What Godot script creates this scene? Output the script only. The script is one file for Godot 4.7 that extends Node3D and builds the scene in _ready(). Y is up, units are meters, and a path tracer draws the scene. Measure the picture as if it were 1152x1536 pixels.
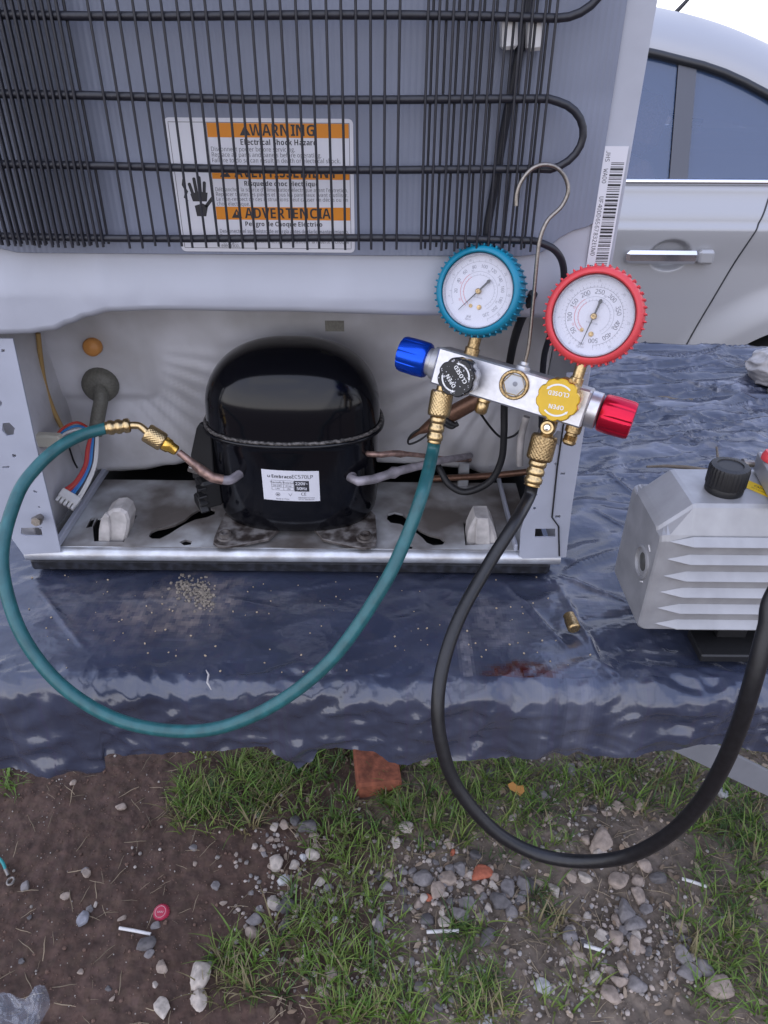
extends Node3D
# Back of a refrigerator on a tarp-covered table: compressor, manifold gauges, hoses, vacuum pump; car behind, grass and stones below.

const F := 1090.0            # focal length in pixels of the 1152 x 1536 photograph
var eye := Vector3(0, 1.40, 0)
var view_basis := Basis(Vector3.RIGHT, deg_to_rad(-32.9)) * Basis(Vector3(0, 0, 1), deg_to_rad(0.5))
var M := {}
var used_names := {}
var rng := RandomNumberGenerator.new()
var noise := FastNoiseLite.new()
var ridged := FastNoiseLite.new()
var fold := FastNoiseLite.new()
var facet := FastNoiseLite.new()

# ------------------------------------------------------------------ where a photographed point stands
func ray(x: float, y: float) -> Vector3:
	return view_basis * Vector3((x - 576.0) / F, -(y - 768.0) / F, -1.0)
func at_z(x: float, y: float, z: float) -> Vector3:
	var d := ray(x, y)
	return eye + d * (z - eye.z) / d.z
func at_h(x: float, y: float, h: float) -> Vector3:
	var d := ray(x, y)
	return eye + d * (h - eye.y) / d.y
func at_t(x: float, y: float, t: float) -> Vector3:
	return eye + ray(x, y) * t

# ------------------------------------------------------------------ mesh builder
class MB:
	var v := PackedVector3Array()
	var n := PackedVector3Array()
	var c := PackedColorArray()
	var uv := PackedVector2Array()
	var col := Color(1, 1, 1)
	func tri(a: Vector3, b: Vector3, d: Vector3, na: Vector3, nb: Vector3, nd: Vector3) -> void:
		var g := (b - a).cross(d - a)
		if g.dot(na + nb + nd) > 0.0:
			v.append(a); v.append(d); v.append(b)
			n.append(na); n.append(nd); n.append(nb)
		else:
			v.append(a); v.append(b); v.append(d)
			n.append(na); n.append(nb); n.append(nd)
		c.append(col); c.append(col); c.append(col)
	func flat(a: Vector3, b: Vector3, d: Vector3, hint: Vector3) -> void:
		var g := (b - a).cross(d - a).normalized()
		if g.dot(hint) < 0.0: g = -g
		tri(a, b, d, g, g, g)
	func quad(a: Vector3, b: Vector3, d: Vector3, e: Vector3, hint: Vector3) -> void:
		flat(a, b, d, hint); flat(a, d, e, hint)
	func box(xf: Transform3D, s: Vector3, bev := 0.0) -> void:
		var h := s * 0.5
		bev = minf(bev, minf(h.x, minf(h.y, h.z)) * 0.9)
		var i := h - Vector3(bev, bev, bev)
		var ctr := xf.origin
		var ax := [Vector3(1, 0, 0), Vector3(0, 1, 0), Vector3(0, 0, 1)]
		for k in 3:
			for sg in [-1.0, 1.0]:
				var u: Vector3 = ax[(k + 1) % 3]
				var w: Vector3 = ax[(k + 2) % 3]
				var nn: Vector3 = ax[k] * sg
				var o: Vector3 = nn * h[k]
				var uu: Vector3 = u * i[(k + 1) % 3]
				var ww: Vector3 = w * i[(k + 2) % 3]
				quad(xf * (o - uu - ww), xf * (o + uu - ww), xf * (o + uu + ww), xf * (o - uu + ww), xf.basis * nn)
		if bev <= 0.0: return
		for k in 3:
			var a1 := (k + 1) % 3
			var a2 := (k + 2) % 3
			for s1 in [-1.0, 1.0]:
				for s2 in [-1.0, 1.0]:
					var p1 := Vector3.ZERO
					var p2 := Vector3.ZERO
					p1[a1] = h[a1] * s1; p1[a2] = i[a2] * s2
					p2[a1] = i[a1] * s1; p2[a2] = h[a2] * s2
					var e := Vector3.ZERO
					e[k] = i[k]
					var hn := Vector3.ZERO
					hn[a1] = s1; hn[a2] = s2
					quad(xf * (p1 - e), xf * (p2 - e), xf * (p2 + e), xf * (p1 + e), xf.basis * hn)
		for sx in [-1.0, 1.0]:
			for sy in [-1.0, 1.0]:
				for sz in [-1.0, 1.0]:
					flat(xf * Vector3(h.x * sx, i.y * sy, i.z * sz), xf * Vector3(i.x * sx, h.y * sy, i.z * sz), xf * Vector3(i.x * sx, i.y * sy, h.z * sz), xf.basis * Vector3(sx, sy, sz))
	# rows of points; smooth; hint = side that faces out (ZERO: away from the middle)
	func grid(p: Array, closed := false, hint := Vector3.ZERO, colors: Array = []) -> void:
		var ni := p.size()
		var nj: int = p[0].size()
		var nn := []
		var mid := Vector3.ZERO
		for r in p:
			for q in r: mid += q
		mid /= float(ni * nj)
		var sum := 0.0
		for i in ni:
			var row := PackedVector3Array()
			row.resize(nj)
			for j in nj:
				var i0 := maxi(i - 1, 0)
				var i1 := mini(i + 1, ni - 1)
				var j0 := (j - 1 + nj) % nj if closed else maxi(j - 1, 0)
				var j1 := (j + 1) % nj if closed else mini(j + 1, nj - 1)
				var du: Vector3 = p[i1][j] - p[i0][j]
				var dv: Vector3 = p[i][j1] - p[i][j0]
				if dv.length_squared() < 1e-16:
					var ia := i1 if i == 0 else i0
					dv = p[ia][j1] - p[ia][j0]
				var g := du.cross(dv).normalized()
				row[j] = g
				sum += g.dot(hint if hint != Vector3.ZERO else p[i][j] - mid)
			nn.append(row)
		var sg := 1.0 if sum >= 0.0 else -1.0
		var keep := col
		for i in ni - 1:
			for j in (nj if closed else nj - 1):
				var k := (j + 1) % nj
				if not colors.is_empty(): col = colors[i][j]
				tri(p[i][j], p[i + 1][j], p[i + 1][k], nn[i][j] * sg, nn[i + 1][j] * sg, nn[i + 1][k] * sg)
				tri(p[i][j], p[i + 1][k], p[i][k], nn[i][j] * sg, nn[i + 1][k] * sg, nn[i][k] * sg)
		col = keep
	func disc(ctr: Vector3, ring: PackedVector3Array, hint: Vector3) -> void:
		for j in ring.size():
			flat(ctr, ring[j], ring[(j + 1) % ring.size()], hint)
	func tube(path: PackedVector3Array, radius, sides := 10, caps := true) -> void:
		var m := path.size()
		var t0 := (path[1] - path[0]).normalized()
		var u := t0.cross(Vector3(0.31, 0.87, 0.38)).normalized()
		var rows := []
		for i in m:
			var t := (path[mini(i + 1, m - 1)] - path[maxi(i - 1, 0)]).normalized()
			u = (u - t * u.dot(t)).normalized()
			var w := t.cross(u)
			var r: float = radius[i] if radius is Array or radius is PackedFloat32Array else radius
			var ring := PackedVector3Array()
			for k in sides:
				var a := TAU * k / sides
				ring.append(path[i] + (u * cos(a) + w * sin(a)) * r)
			rows.append(ring)
		for i in m - 1:
			for k in sides:
				var k2 := (k + 1) % sides
				var a: Vector3 = rows[i][k]
				var b: Vector3 = rows[i][k2]
				var d: Vector3 = rows[i + 1][k2]
				var e: Vector3 = rows[i + 1][k]
				var na := (a - path[i]).normalized()
				var nb := (b - path[i]).normalized()
				var nd := (d - path[i + 1]).normalized()
				var ne := (e - path[i + 1]).normalized()
				tri(a, b, d, na, nb, nd)
				tri(a, d, e, na, nd, ne)
		if caps:
			disc(path[0], rows[0], path[0] - path[1])
			disc(path[m - 1], rows[m - 1], path[m - 1] - path[m - 2])
	# profile of (radius, height) round the frame's y axis; sharp corners stay sharp; wobble(angle, height) scales the radius
	func lathe(xf: Transform3D, prof: Array, sides := 24, wobble = null) -> void:
		for k in prof.size() - 1:
			var pa: Vector2 = prof[k]
			var pb: Vector2 = prof[k + 1]
			var dn := (pb - pa).normalized()
			var fl := Vector2(dn.y, -dn.x)
			var na := fl
			var nb := fl
			if k > 0:
				var pd: Vector2 = (pa - prof[k - 1]).normalized()
				if pd.dot(dn) > 0.72: na = (fl + Vector2(pd.y, -pd.x)).normalized()
			if k < prof.size() - 2:
				var pd2: Vector2 = (prof[k + 2] - pb).normalized()
				if pd2.dot(dn) > 0.72: nb = (fl + Vector2(pd2.y, -pd2.x)).normalized()
			for j in sides:
				var q := []
				for z in [[pa, na, j], [pb, nb, j], [pb, nb, j + 1], [pa, na, j + 1]]:
					var a: float = TAU * z[2] / sides
					var rr: float = z[0].x
					var tilt := 0.0
					if wobble != null:
						var f0: float = wobble.call(a, z[0].y)
						tilt = -(wobble.call(a + 0.01, z[0].y) - wobble.call(a - 0.01, z[0].y)) / 0.02
						rr *= f0
					var rad := Vector3(cos(a), 0, sin(a))
					var tan := Vector3(-sin(a), 0, cos(a))
					var nv: Vector3 = (rad * z[1].x + tan * tilt * z[1].x + Vector3(0, z[1].y, 0)).normalized()
					q.append([xf * (rad * rr + Vector3(0, z[0].y, 0)), xf.basis * nv])
				if pb.x > 1e-6: tri(q[0][0], q[1][0], q[2][0], q[0][1], q[1][1], q[2][1])
				if pa.x > 1e-6: tri(q[0][0], q[2][0], q[3][0], q[0][1], q[2][1], q[3][1])
	# polygon in the frame's xy plane, from z = 0 to depth, front edge chamfered
	func prism(xf: Transform3D, poly: PackedVector2Array, depth: float, bev := 0.0) -> void:
		var idx := Geometry2D.triangulate_polygon(poly)
		var m := poly.size()
		var area := 0.0
		for k in m: area += poly[k].cross(poly[(k + 1) % m])
		var sg := 1.0 if area > 0.0 else -1.0
		var inner := PackedVector2Array()
		for k in m:
			var e0 := (poly[k] - poly[(k - 1 + m) % m]).normalized()
			var e1 := (poly[(k + 1) % m] - poly[k]).normalized()
			var bi := (Vector2(e0.y, -e0.x) + Vector2(e1.y, -e1.x)).normalized() * sg
			inner.append(poly[k] - bi * bev)
		for k in range(0, idx.size(), 3):
			var z := depth
			flat(xf * Vector3(inner[idx[k]].x, inner[idx[k]].y, z), xf * Vector3(inner[idx[k + 1]].x, inner[idx[k + 1]].y, z), xf * Vector3(inner[idx[k + 2]].x, inner[idx[k + 2]].y, z), xf.basis.z * signf(depth))
			if absf(depth) > 1e-5: flat(xf * Vector3(poly[idx[k]].x, poly[idx[k]].y, 0), xf * Vector3(poly[idx[k + 1]].x, poly[idx[k + 1]].y, 0), xf * Vector3(poly[idx[k + 2]].x, poly[idx[k + 2]].y, 0), -xf.basis.z * signf(depth))
		if absf(depth) <= 1e-5: return
		var zb := depth - bev * signf(depth)
		for k in m:
			var k2 := (k + 1) % m
			var e := (poly[k2] - poly[k])
			var hn := xf.basis * (Vector3(e.y, -e.x, 0) * sg)
			quad(xf * Vector3(poly[k].x, poly[k].y, 0), xf * Vector3(poly[k2].x, poly[k2].y, 0), xf * Vector3(poly[k2].x, poly[k2].y, zb), xf * Vector3(poly[k].x, poly[k].y, zb), hn)
			if bev > 0.0:
				quad(xf * Vector3(poly[k].x, poly[k].y, zb), xf * Vector3(poly[k2].x, poly[k2].y, zb), xf * Vector3(inner[k2].x, inner[k2].y, depth), xf * Vector3(inner[k].x, inner[k].y, depth), hn + xf.basis.z * signf(depth))
	func ring(xf: Transform3D, r0: float, r1: float, a0: float, a1: float, steps: int) -> void:
		# a flat arc in the frame's xy plane, angles clockwise from up
		for k in steps:
			var b0 := lerpf(a0, a1, float(k) / steps)
			var b1 := lerpf(a0, a1, float(k + 1) / steps)
			var d0 := Vector3(sin(b0), cos(b0), 0)
			var d1 := Vector3(sin(b1), cos(b1), 0)
			quad(xf * (d0 * r0), xf * (d0 * r1), xf * (d1 * r1), xf * (d1 * r0), xf.basis.z)
	func text(xf: Transform3D, s: String, h: float, bold := false, mono := false) -> void:
		var tm := TextMesh.new()
		var sf := SystemFont.new()
		sf.font_names = PackedStringArray(["Droid Sans Mono" if mono else "Droid Sans"])
		if bold: sf.font_weight = 700
		tm.font = sf
		tm.text = s
		tm.font_size = 16
		tm.pixel_size = h / 16.0 * 1.35
		tm.depth = 0.0
		tm.curve_step = 3.0
		var arr := tm.get_mesh_arrays()
		if arr.is_empty() or arr[0] == null: return
		var vs: PackedVector3Array = arr[0]
		var ix = arr[12]
		var nz: Vector3 = xf.basis.z.normalized()
		if ix == null or ix.size() == 0:
			ix = range(vs.size())
		for k in range(0, ix.size(), 3):
			flat(xf * vs[ix[k]], xf * vs[ix[k + 1]], xf * vs[ix[k + 2]], nz)
	func mesh() -> ArrayMesh:
		var a := []
		a.resize(Mesh.ARRAY_MAX)
		a[Mesh.ARRAY_VERTEX] = v
		a[Mesh.ARRAY_NORMAL] = n
		a[Mesh.ARRAY_COLOR] = c
		var am := ArrayMesh.new()
		am.add_surface_from_arrays(Mesh.PRIMITIVE_TRIANGLES, a)
		return am

# ------------------------------------------------------------------ nodes
func numbered(s: String) -> String:
	var k: int = used_names.get(s, -1) + 1
	used_names[s] = k
	return s if k == 0 else "%s_%03d" % [s, k]
func tag(o: Node, label := "", category := "", group := "", kind := "") -> Node:
	if label: o.set_meta("label", label)
	if category: o.set_meta("category", category)
	if group: o.set_meta("group", group)
	if kind: o.set_meta("kind", kind)
	return o
func thing(called: String, label: String, category: String, at := Vector3.ZERO, group := "") -> Node3D:
	var o := Node3D.new()
	o.name = numbered(called)
	o.position = at
	add_child(o, true)
	tag(o, label, category, group)
	return o
func world_of(o: Node) -> Vector3:
	var p := Vector3.ZERO
	while o is Node3D and o != self:
		p += o.position
		o = o.get_parent()
	return p
# commits a builder holding world coordinates under a parent
func put(called: String, mb: MB, material: Material, parent: Node = self) -> MeshInstance3D:
	var o := MeshInstance3D.new()
	if parent == self: o.name = numbered(called)
	else:
		var nm := called
		var k := 0
		while parent.has_node(NodePath(nm)):
			k += 1
			nm = "%s_%03d" % [called, k]
		o.name = nm
	var off := world_of(parent)
	if off != Vector3.ZERO:
		for i in mb.v.size(): mb.v[i] -= off
	o.mesh = mb.mesh()
	o.material_override = material
	parent.add_child(o, true)
	return o

func lin(r: float, g: float, b: float) -> Color:
	return Color(r, g, b).linear_to_srgb()
func mat(r: float, g: float, b: float, rough := 0.5, metal := 0.0) -> StandardMaterial3D:
	var m := StandardMaterial3D.new()
	m.albedo_color = lin(r, g, b)
	m.roughness = rough
	m.metallic = metal
	return m
func noise_tex(seed_: int, freq: float, lo: float, hi: float, gain := 1.0, ridge := false, size := 256) -> ImageTexture:
	var fn := FastNoiseLite.new()
	fn.seed = seed_
	fn.frequency = freq
	fn.fractal_octaves = 4
	if ridge: fn.fractal_type = FastNoiseLite.FRACTAL_RIDGED
	var im := fn.get_seamless_image(size, size)
	im.convert(Image.FORMAT_RGB8)
	for y in size:
		for x in size:
			var q := clampf((im.get_pixel(x, y).r - 0.5) * gain + 0.5, 0, 1)
			q = lerpf(lo, hi, q)
			im.set_pixel(x, y, Color(q, q, q))
	return ImageTexture.create_from_image(im)
func tint_tex(seed_: int, freq: float, dark: Color, gain := 1.5, size := 256) -> ImageTexture:
	var fn := FastNoiseLite.new()
	fn.seed = seed_
	fn.frequency = freq
	fn.fractal_octaves = 5
	var im := fn.get_seamless_image(size, size)
	im.convert(Image.FORMAT_RGB8)
	for y in size:
		for x in size:
			im.set_pixel(x, y, dark.lerp(Color.WHITE, clampf((im.get_pixel(x, y).r - 0.5) * gain + 0.55, 0, 1)))
	return ImageTexture.create_from_image(im)
func bump_tex(seed_: int, freq: float, strength: float, ridge := false, size := 256) -> ImageTexture:
	var fn := FastNoiseLite.new()
	fn.seed = seed_
	fn.frequency = freq
	fn.fractal_octaves = 4
	if ridge: fn.fractal_type = FastNoiseLite.FRACTAL_RIDGED
	var im := fn.get_seamless_image(size, size)
	im.convert(Image.FORMAT_RGBA8)
	im.bump_map_to_normal_map(strength)
	return ImageTexture.create_from_image(im)
func worn(m: StandardMaterial3D, tex: Texture2D, per_metre: float, ntex: Texture2D = null, nscale := 1.0) -> StandardMaterial3D:
	m.uv1_triplanar = true
	m.uv1_world_triplanar = true
	m.uv1_scale = Vector3.ONE * per_metre
	if tex: m.albedo_texture = tex
	if ntex:
		m.normal_enabled = true
		m.normal_texture = ntex
		m.normal_scale = nscale
	return m
func vcol(m: StandardMaterial3D) -> StandardMaterial3D:
	m.vertex_color_use_as_albedo = true
	return m

func axis(o: Vector3, dir: Vector3) -> Transform3D:
	var y := dir.normalized()
	var x := y.cross(Vector3(0.2, 0.3, 0.93)).normalized()
	return Transform3D(Basis(x, y, x.cross(y)), o)
func facing(o: Vector3, z: Vector3, up: Vector3) -> Transform3D:
	var zz := z.normalized()
	var x := up.cross(zz).normalized()
	return Transform3D(Basis(x, zz.cross(x), zz), o)
func pv(a: Array) -> PackedVector3Array:
	var p := PackedVector3Array()
	for q in a: p.append(q)
	return p
func smooth_path(a: Array, per := 8) -> PackedVector3Array:
	var p := PackedVector3Array()
	var m := a.size()
	for i in m - 1:
		for k in per:
			p.append(a[i].cubic_interpolate(a[i + 1], a[maxi(i - 1, 0)], a[mini(i + 2, m - 1)], float(k) / per))
	p.append(a[m - 1])
	return p
func tube_part(called: String, pts: Array, r, material: Material, parent: Node = self, sides := 10, per := 8) -> MeshInstance3D:
	var mb := MB.new()
	mb.tube(smooth_path(pts, per), r, sides)
	return put(called, mb, material, parent)
func box_part(called: String, lo: Vector3, hi: Vector3, bev: float, material: Material, parent: Node = self) -> MeshInstance3D:
	var mb := MB.new()
	mb.box(Transform3D(Basis(), (lo + hi) * 0.5), (hi - lo).abs(), bev)
	return put(called, mb, material, parent)
func circle2(cx: float, cy: float, rx: float, ry: float, k := 20) -> PackedVector2Array:
	var p := PackedVector2Array()
	for i in k: p.append(Vector2(cx + cos(TAU * i / k) * rx, cy + sin(TAU * i / k) * ry))
	return p
func round_rect(x0: float, y0: float, x1: float, y1: float, r: float) -> PackedVector2Array:
	var p := PackedVector2Array()
	for q in [[x1 - r, y1 - r, 0.0], [x0 + r, y1 - r, 90.0], [x0 + r, y0 + r, 180.0], [x1 - r, y0 + r, 270.0]]:
		for k in 5:
			var a := deg_to_rad(q[2] + k * 22.5)
			p.append(Vector2(q[0] + cos(a) * r, q[1] + sin(a) * r))
	return p
func curve(x: float, tab: Array) -> float:
	if x <= tab[0][0]: return tab[0][1]
	var m := tab.size()
	for k in m - 1:
		if x <= tab[k + 1][0]:
			var a: Array = tab[maxi(k - 1, 0)]
			var b: Array = tab[k]
			var c: Array = tab[k + 1]
			var d: Array = tab[mini(k + 2, m - 1)]
			var h: float = c[0] - b[0]
			var t: float = (x - b[0]) / h
			var mb: float = (c[1] - a[1]) / (c[0] - a[0]) * h
			var mc: float = (d[1] - b[1]) / (d[0] - b[0]) * h
			return b[1] * (2 * t * t * t - 3 * t * t + 1) + mb * (t * t * t - 2 * t * t + t) + c[1] * (3 * t * t - 2 * t * t * t) + mc * (t * t * t - t * t)
	return tab[-1][1]
func interp(x: float, tab: Array) -> float:
	if x <= tab[0][0]: return tab[0][1]
	for k in tab.size() - 1:
		if x <= tab[k + 1][0]:
			var s: float = (x - tab[k][0]) / (tab[k + 1][0] - tab[k][0])
			return lerpf(tab[k][1], tab[k + 1][1], s * s * (3.0 - 2.0 * s))
	return tab[-1][1]

# ==================================================================
func _ready() -> void:
	rng.seed = 7
	noise.seed = 3
	noise.frequency = 1.0
	noise.fractal_octaves = 3
	ridged.seed = 11
	ridged.frequency = 1.0
	ridged.fractal_type = FastNoiseLite.FRACTAL_RIDGED
	ridged.fractal_octaves = 3
	facet.seed = 8
	facet.frequency = 1.0
	facet.noise_type = FastNoiseLite.TYPE_CELLULAR
	facet.cellular_return_type = FastNoiseLite.RETURN_DISTANCE2_SUB
	facet.cellular_jitter = 1.0
	facet.fractal_type = FastNoiseLite.FRACTAL_NONE
	fold.seed = 5
	fold.frequency = 1.0
	fold.noise_type = FastNoiseLite.TYPE_SIMPLEX_SMOOTH
	fold.fractal_type = FastNoiseLite.FRACTAL_NONE
	# camera
	var cam := Camera3D.new()
	cam.name = "camera"
	cam.fov = rad_to_deg(2.0 * atan(768.0 / F))
	cam.near = 0.05
	cam.far = 400.0
	cam.transform = Transform3D(view_basis, eye)
	add_child(cam)
	cam.current = true
	# sky
	var env := Environment.new()
	var sky := Sky.new()
	# bright thin overcast: near white at the horizon, soft blue overhead, faint clouds
	var sm := PanoramaSkyMaterial.new()
	var cloud := FastNoiseLite.new()
	cloud.seed = 17
	cloud.frequency = 1.6
	cloud.fractal_octaves = 4
	var pano := Image.create(512, 256, false, Image.FORMAT_RGBF)
	for y in 256:
		var el := PI * (0.5 - (y + 0.5) / 256.0)
		for x in 512:
			var az := TAU * (x + 0.5) / 512.0
			var d := Vector3(cos(el) * cos(az), sin(el), cos(el) * sin(az))
			var q := Color(0.36, 0.45, 0.75).lerp(Color(0.95, 0.93, 0.95), pow(clampf(1.0 - d.y, 0.0, 1.0), 2.6))
			if d.y >= 0.0:
				var cl := smoothstep(-0.15, 0.5, cloud.get_noise_3dv(Vector3(d.x, d.y * 2.2, d.z)))
				q = q.lerp(Color(0.80, 0.83, 0.90), 0.45 * cl)
			else:
				q = Color(0.06, 0.05, 0.042).lerp(Color(0.27, 0.25, 0.22), pow(1.0 + d.y, 3.0))
			pano.set_pixel(x, y, Color(q.r * 1.3, q.g * 1.3, q.b * 1.3))
	sm.panorama = ImageTexture.create_from_image(pano)
	sky.sky_material = sm
	env.background_mode = Environment.BG_SKY
	env.sky = sky
	env.tonemap_mode = Environment.TONE_MAPPER_LINEAR
	env.tonemap_exposure = 1.5
	env.sdfgi_enabled = true
	env.ssao_enabled = true
	env.ssil_enabled = true
	var we := WorldEnvironment.new()
	we.name = "world_environment"
	we.environment = env
	add_child(we)
	# veiled sun from behind the left shoulder
	var sun := DirectionalLight3D.new()
	sun.name = "sun"
	sun.light_energy = 0.34
	sun.light_color = Color(1.0, 0.975, 0.95)
	sun.light_angular_distance = 110.0
	sun.shadow_enabled = true
	sun.look_at_from_position(Vector3(-1.2, 2.9, 1.8), Vector3(0, 0.8, -0.6))
	add_child(sun)

	make_materials()
	build_ground()
	build_table()
	build_tarp()
	build_car()
	build_fridge()
	build_compressor()
	build_manifold()
	build_hoses()
	build_pump()
	build_small_things()
	build_ground_cover()

func make_materials() -> void:
	var soft := noise_tex(1, 0.008, 0.95, 1.0, 1.4)
	var blotch := tint_tex(2, 0.010, Color(0.80, 0.79, 0.77), 1.6)
	var grain := noise_tex(5, 0.04, 0.82, 1.0, 1.5)
	var fine := bump_tex(4, 0.08, 1.2)
	var crumple := bump_tex(6, 0.03, 5.0, true)
	M.skin = worn(mat(0.405, 0.42, 0.475, 0.42), soft, 3.0, fine, 0.12)
	M.flange = worn(mat(0.40, 0.42, 0.49, 0.42), soft, 5.0)
	M.wall = worn(mat(0.66, 0.66, 0.70, 0.5), blotch, 2.2, fine, 0.25)
	# ribbed plastic sheet: fine upright flutes
	var im := Image.create(512, 8, false, Image.FORMAT_RGBA8)
	for x in 512:
		for y in 8:
			var q := 0.5 + 0.5 * sin(TAU * x * 50.0 / 512.0) * (0.7 + 0.3 * sin(TAU * x * 3.0 / 512.0))
			im.set_pixel(x, y, Color(q, q, q, 1))
	im.bump_map_to_normal_map(1.6)
	var flutes := ImageTexture.create_from_image(im)
	M.panel = worn(mat(0.215, 0.238, 0.308, 0.5), noise_tex(9, 0.006, 0.92, 1.0, 1.4), 4.0)
	M.panel.normal_enabled = true
	M.panel.normal_texture = flutes
	M.panel.normal_scale = 0.5
	M.wire = worn(mat(0.015, 0.016, 0.024, 0.42), grain, 20.0)
	M.black = mat(0.007, 0.007, 0.008, 0.5)
	M.rubber = worn(mat(0.013, 0.013, 0.015, 0.55), grain, 25.0)
	M.galv = worn(mat(0.60, 0.63, 0.68, 0.36, 0.6), tint_tex(12, 0.02, Color(0.80, 0.78, 0.76), 1.5), 5.0, fine, 0.2)
	M.dirtygalv = worn(mat(0.58, 0.60, 0.62, 0.42, 0.3), tint_tex(13, 0.010, Color(0.50, 0.46, 0.43), 1.8), 3.0, fine, 0.25)
	M.shell = worn(mat(0.003, 0.0032, 0.005, 0.14), null, 6.0, fine, 0.02)
	M.shell.metallic_specular = 0.42
	M.shell.roughness = 0.12
	M.seam = worn(mat(0.17, 0.155, 0.145, 0.45), noise_tex(14, 0.05, 0.25, 1.0, 2.5), 14.0)
	M.foot = worn(mat(0.22, 0.205, 0.195, 0.55, 0.2), tint_tex(15, 0.02, Color(0.42, 0.38, 0.36), 2.0), 8.0, fine, 0.4)
	M.brass = worn(mat(0.73, 0.54, 0.28, 0.30, 1.0), noise_tex(16, 0.05, 0.8, 1.0, 1.6), 30.0)
	M.oldbrass = worn(mat(0.62, 0.44, 0.22, 0.38, 1.0), noise_tex(17, 0.05, 0.6, 1.0, 1.8), 30.0)
	M.copper = worn(mat(0.46, 0.30, 0.25, 0.45, 0.7), noise_tex(18, 0.02, 0.6, 1.0, 2.0), 16.0)
	M.browncopper = worn(mat(0.19, 0.10, 0.065, 0.4, 0.6), grain, 20.0)
	M.greytube = worn(mat(0.36, 0.33, 0.36, 0.42, 0.1), noise_tex(19, 0.015, 0.7, 1.0, 1.7), 14.0, fine, 0.25)
	M.alu = worn(mat(0.66, 0.66, 0.69, 0.36, 0.85), noise_tex(20, 0.03, 0.9, 1.0, 1.4), 20.0)
	M.chrome = mat(0.75, 0.75, 0.78, 0.14, 1.0)
	M.darkchrome = mat(0.28, 0.29, 0.32, 0.22, 0.9)
	M.bluealu = mat(0.006, 0.075, 0.62, 0.24, 0.75)
	M.redalu = mat(0.60, 0.012, 0.045, 0.26, 0.75)
	M.goldalu = mat(0.80, 0.50, 0.10, 0.26, 0.9)
	M.yellow = worn(mat(0.68, 0.42, 0.012, 0.4), soft, 30.0)
	M.bluerubber = worn(mat(0.0, 0.20, 0.32, 0.45), soft, 25.0)
	M.redrubber = worn(mat(0.66, 0.055, 0.065, 0.45), soft, 25.0)
	M.dial = mat(0.56, 0.56, 0.62, 0.5)
	M.print = vcol(mat(1, 1, 1, 0.5))
	M.paper = vcol(mat(0.88, 0.88, 0.90, 0.45))
	M.needle = mat(0.05, 0.05, 0.055, 0.4)
	M.steel = worn(mat(0.33, 0.30, 0.27, 0.36, 0.9), grain, 30.0)
	M.teal = worn(mat(0.022, 0.125, 0.135, 0.36), noise_tex(21, 0.02, 0.8, 1.0, 1.5), 12.0)
	M.blackhose = worn(mat(0.011, 0.011, 0.013, 0.38), noise_tex(22, 0.03, 0.7, 1.0, 1.6), 20.0, fine, 0.2)
	M.tarp = vcol(worn(mat(1, 1, 1, 0.22), noise_tex(23, 0.01, 0.88, 1.0, 1.4), 3.0, crumple, 0.10))
	M.tarp.metallic_specular = 0.65
	M.cast = worn(mat(0.37, 0.37, 0.38, 0.38, 0.25), noise_tex(24, 0.012, 0.9, 1.0, 1.4), 8.0, fine, 0.10)
	M.cap = worn(mat(0.010, 0.010, 0.011, 0.5), grain, 25.0)
	M.paint = mat(0.41, 0.41, 0.42, 0.40, 0.3)
	M.paint.metallic_specular = 0.3
	M.carblack = mat(0.02, 0.021, 0.025, 0.4)
	M.pillar = mat(0.085, 0.09, 0.11, 0.35)
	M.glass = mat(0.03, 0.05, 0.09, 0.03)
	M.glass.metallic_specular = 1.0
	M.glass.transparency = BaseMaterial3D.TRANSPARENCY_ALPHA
	M.glass.albedo_color = Color(0.30, 0.40, 0.56, 0.55)  # pale blue tint stands in for sky mirrored in the panes
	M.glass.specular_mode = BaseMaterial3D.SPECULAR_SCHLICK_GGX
	M.seat = worn(mat(0.22, 0.15, 0.13, 0.8), grain, 12.0)
	M.tyre = mat(0.018, 0.018, 0.019, 0.8)
	M.white = worn(mat(0.72, 0.71, 0.70, 0.5), soft, 20.0)
	M.dirtywhite = worn(mat(0.52, 0.49, 0.47, 0.6), noise_tex(26, 0.012, 0.8, 1.0, 1.6), 10.0, fine, 0.15)
	M.orange = mat(0.55, 0.24, 0.06, 0.5)
	M.grommet = worn(mat(0.16, 0.155, 0.13, 0.6), grain, 25.0)
	M.beige = mat(0.58, 0.55, 0.45, 0.5)
	M.soil = vcol(worn(mat(1, 1, 1, 0.95), noise_tex(27, 0.03, 0.74, 1.0, 1.5, false, 512), 1.7, bump_tex(28, 0.07, 6.0), 0.45))
	M.stone = vcol(worn(mat(1, 1, 1, 0.85), noise_tex(29, 0.03, 0.78, 1.0, 1.6), 9.0, bump_tex(30, 0.06, 3.0), 0.3))
	M.leaf = vcol(mat(1, 1, 1, 0.55))
	M.leaf.backlight_enabled = true
	M.leaf.backlight = Color(0.35, 0.4, 0.1)
	M.leaf.cull_mode = BaseMaterial3D.CULL_DISABLED
	M.crumb = vcol(mat(1, 1, 1, 0.95))
	M.wood = worn(mat(0.19, 0.15, 0.11, 0.75), grain, 8.0)
	M.greybar = worn(mat(0.24, 0.25, 0.28, 0.5, 0.2), soft, 8.0)
	M.brick = worn(mat(0.30, 0.095, 0.050, 0.9), noise_tex(31, 0.02, 0.7, 1.0, 1.6), 6.0, bump_tex(33, 0.06, 4.0), 0.4)
	M.film = mat(0.6, 0.65, 0.7, 0.06)
	M.film.transparency = BaseMaterial3D.TRANSPARENCY_ALPHA
	M.film.albedo_color = Color(0.7, 0.75, 0.82, 0.22)
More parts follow.
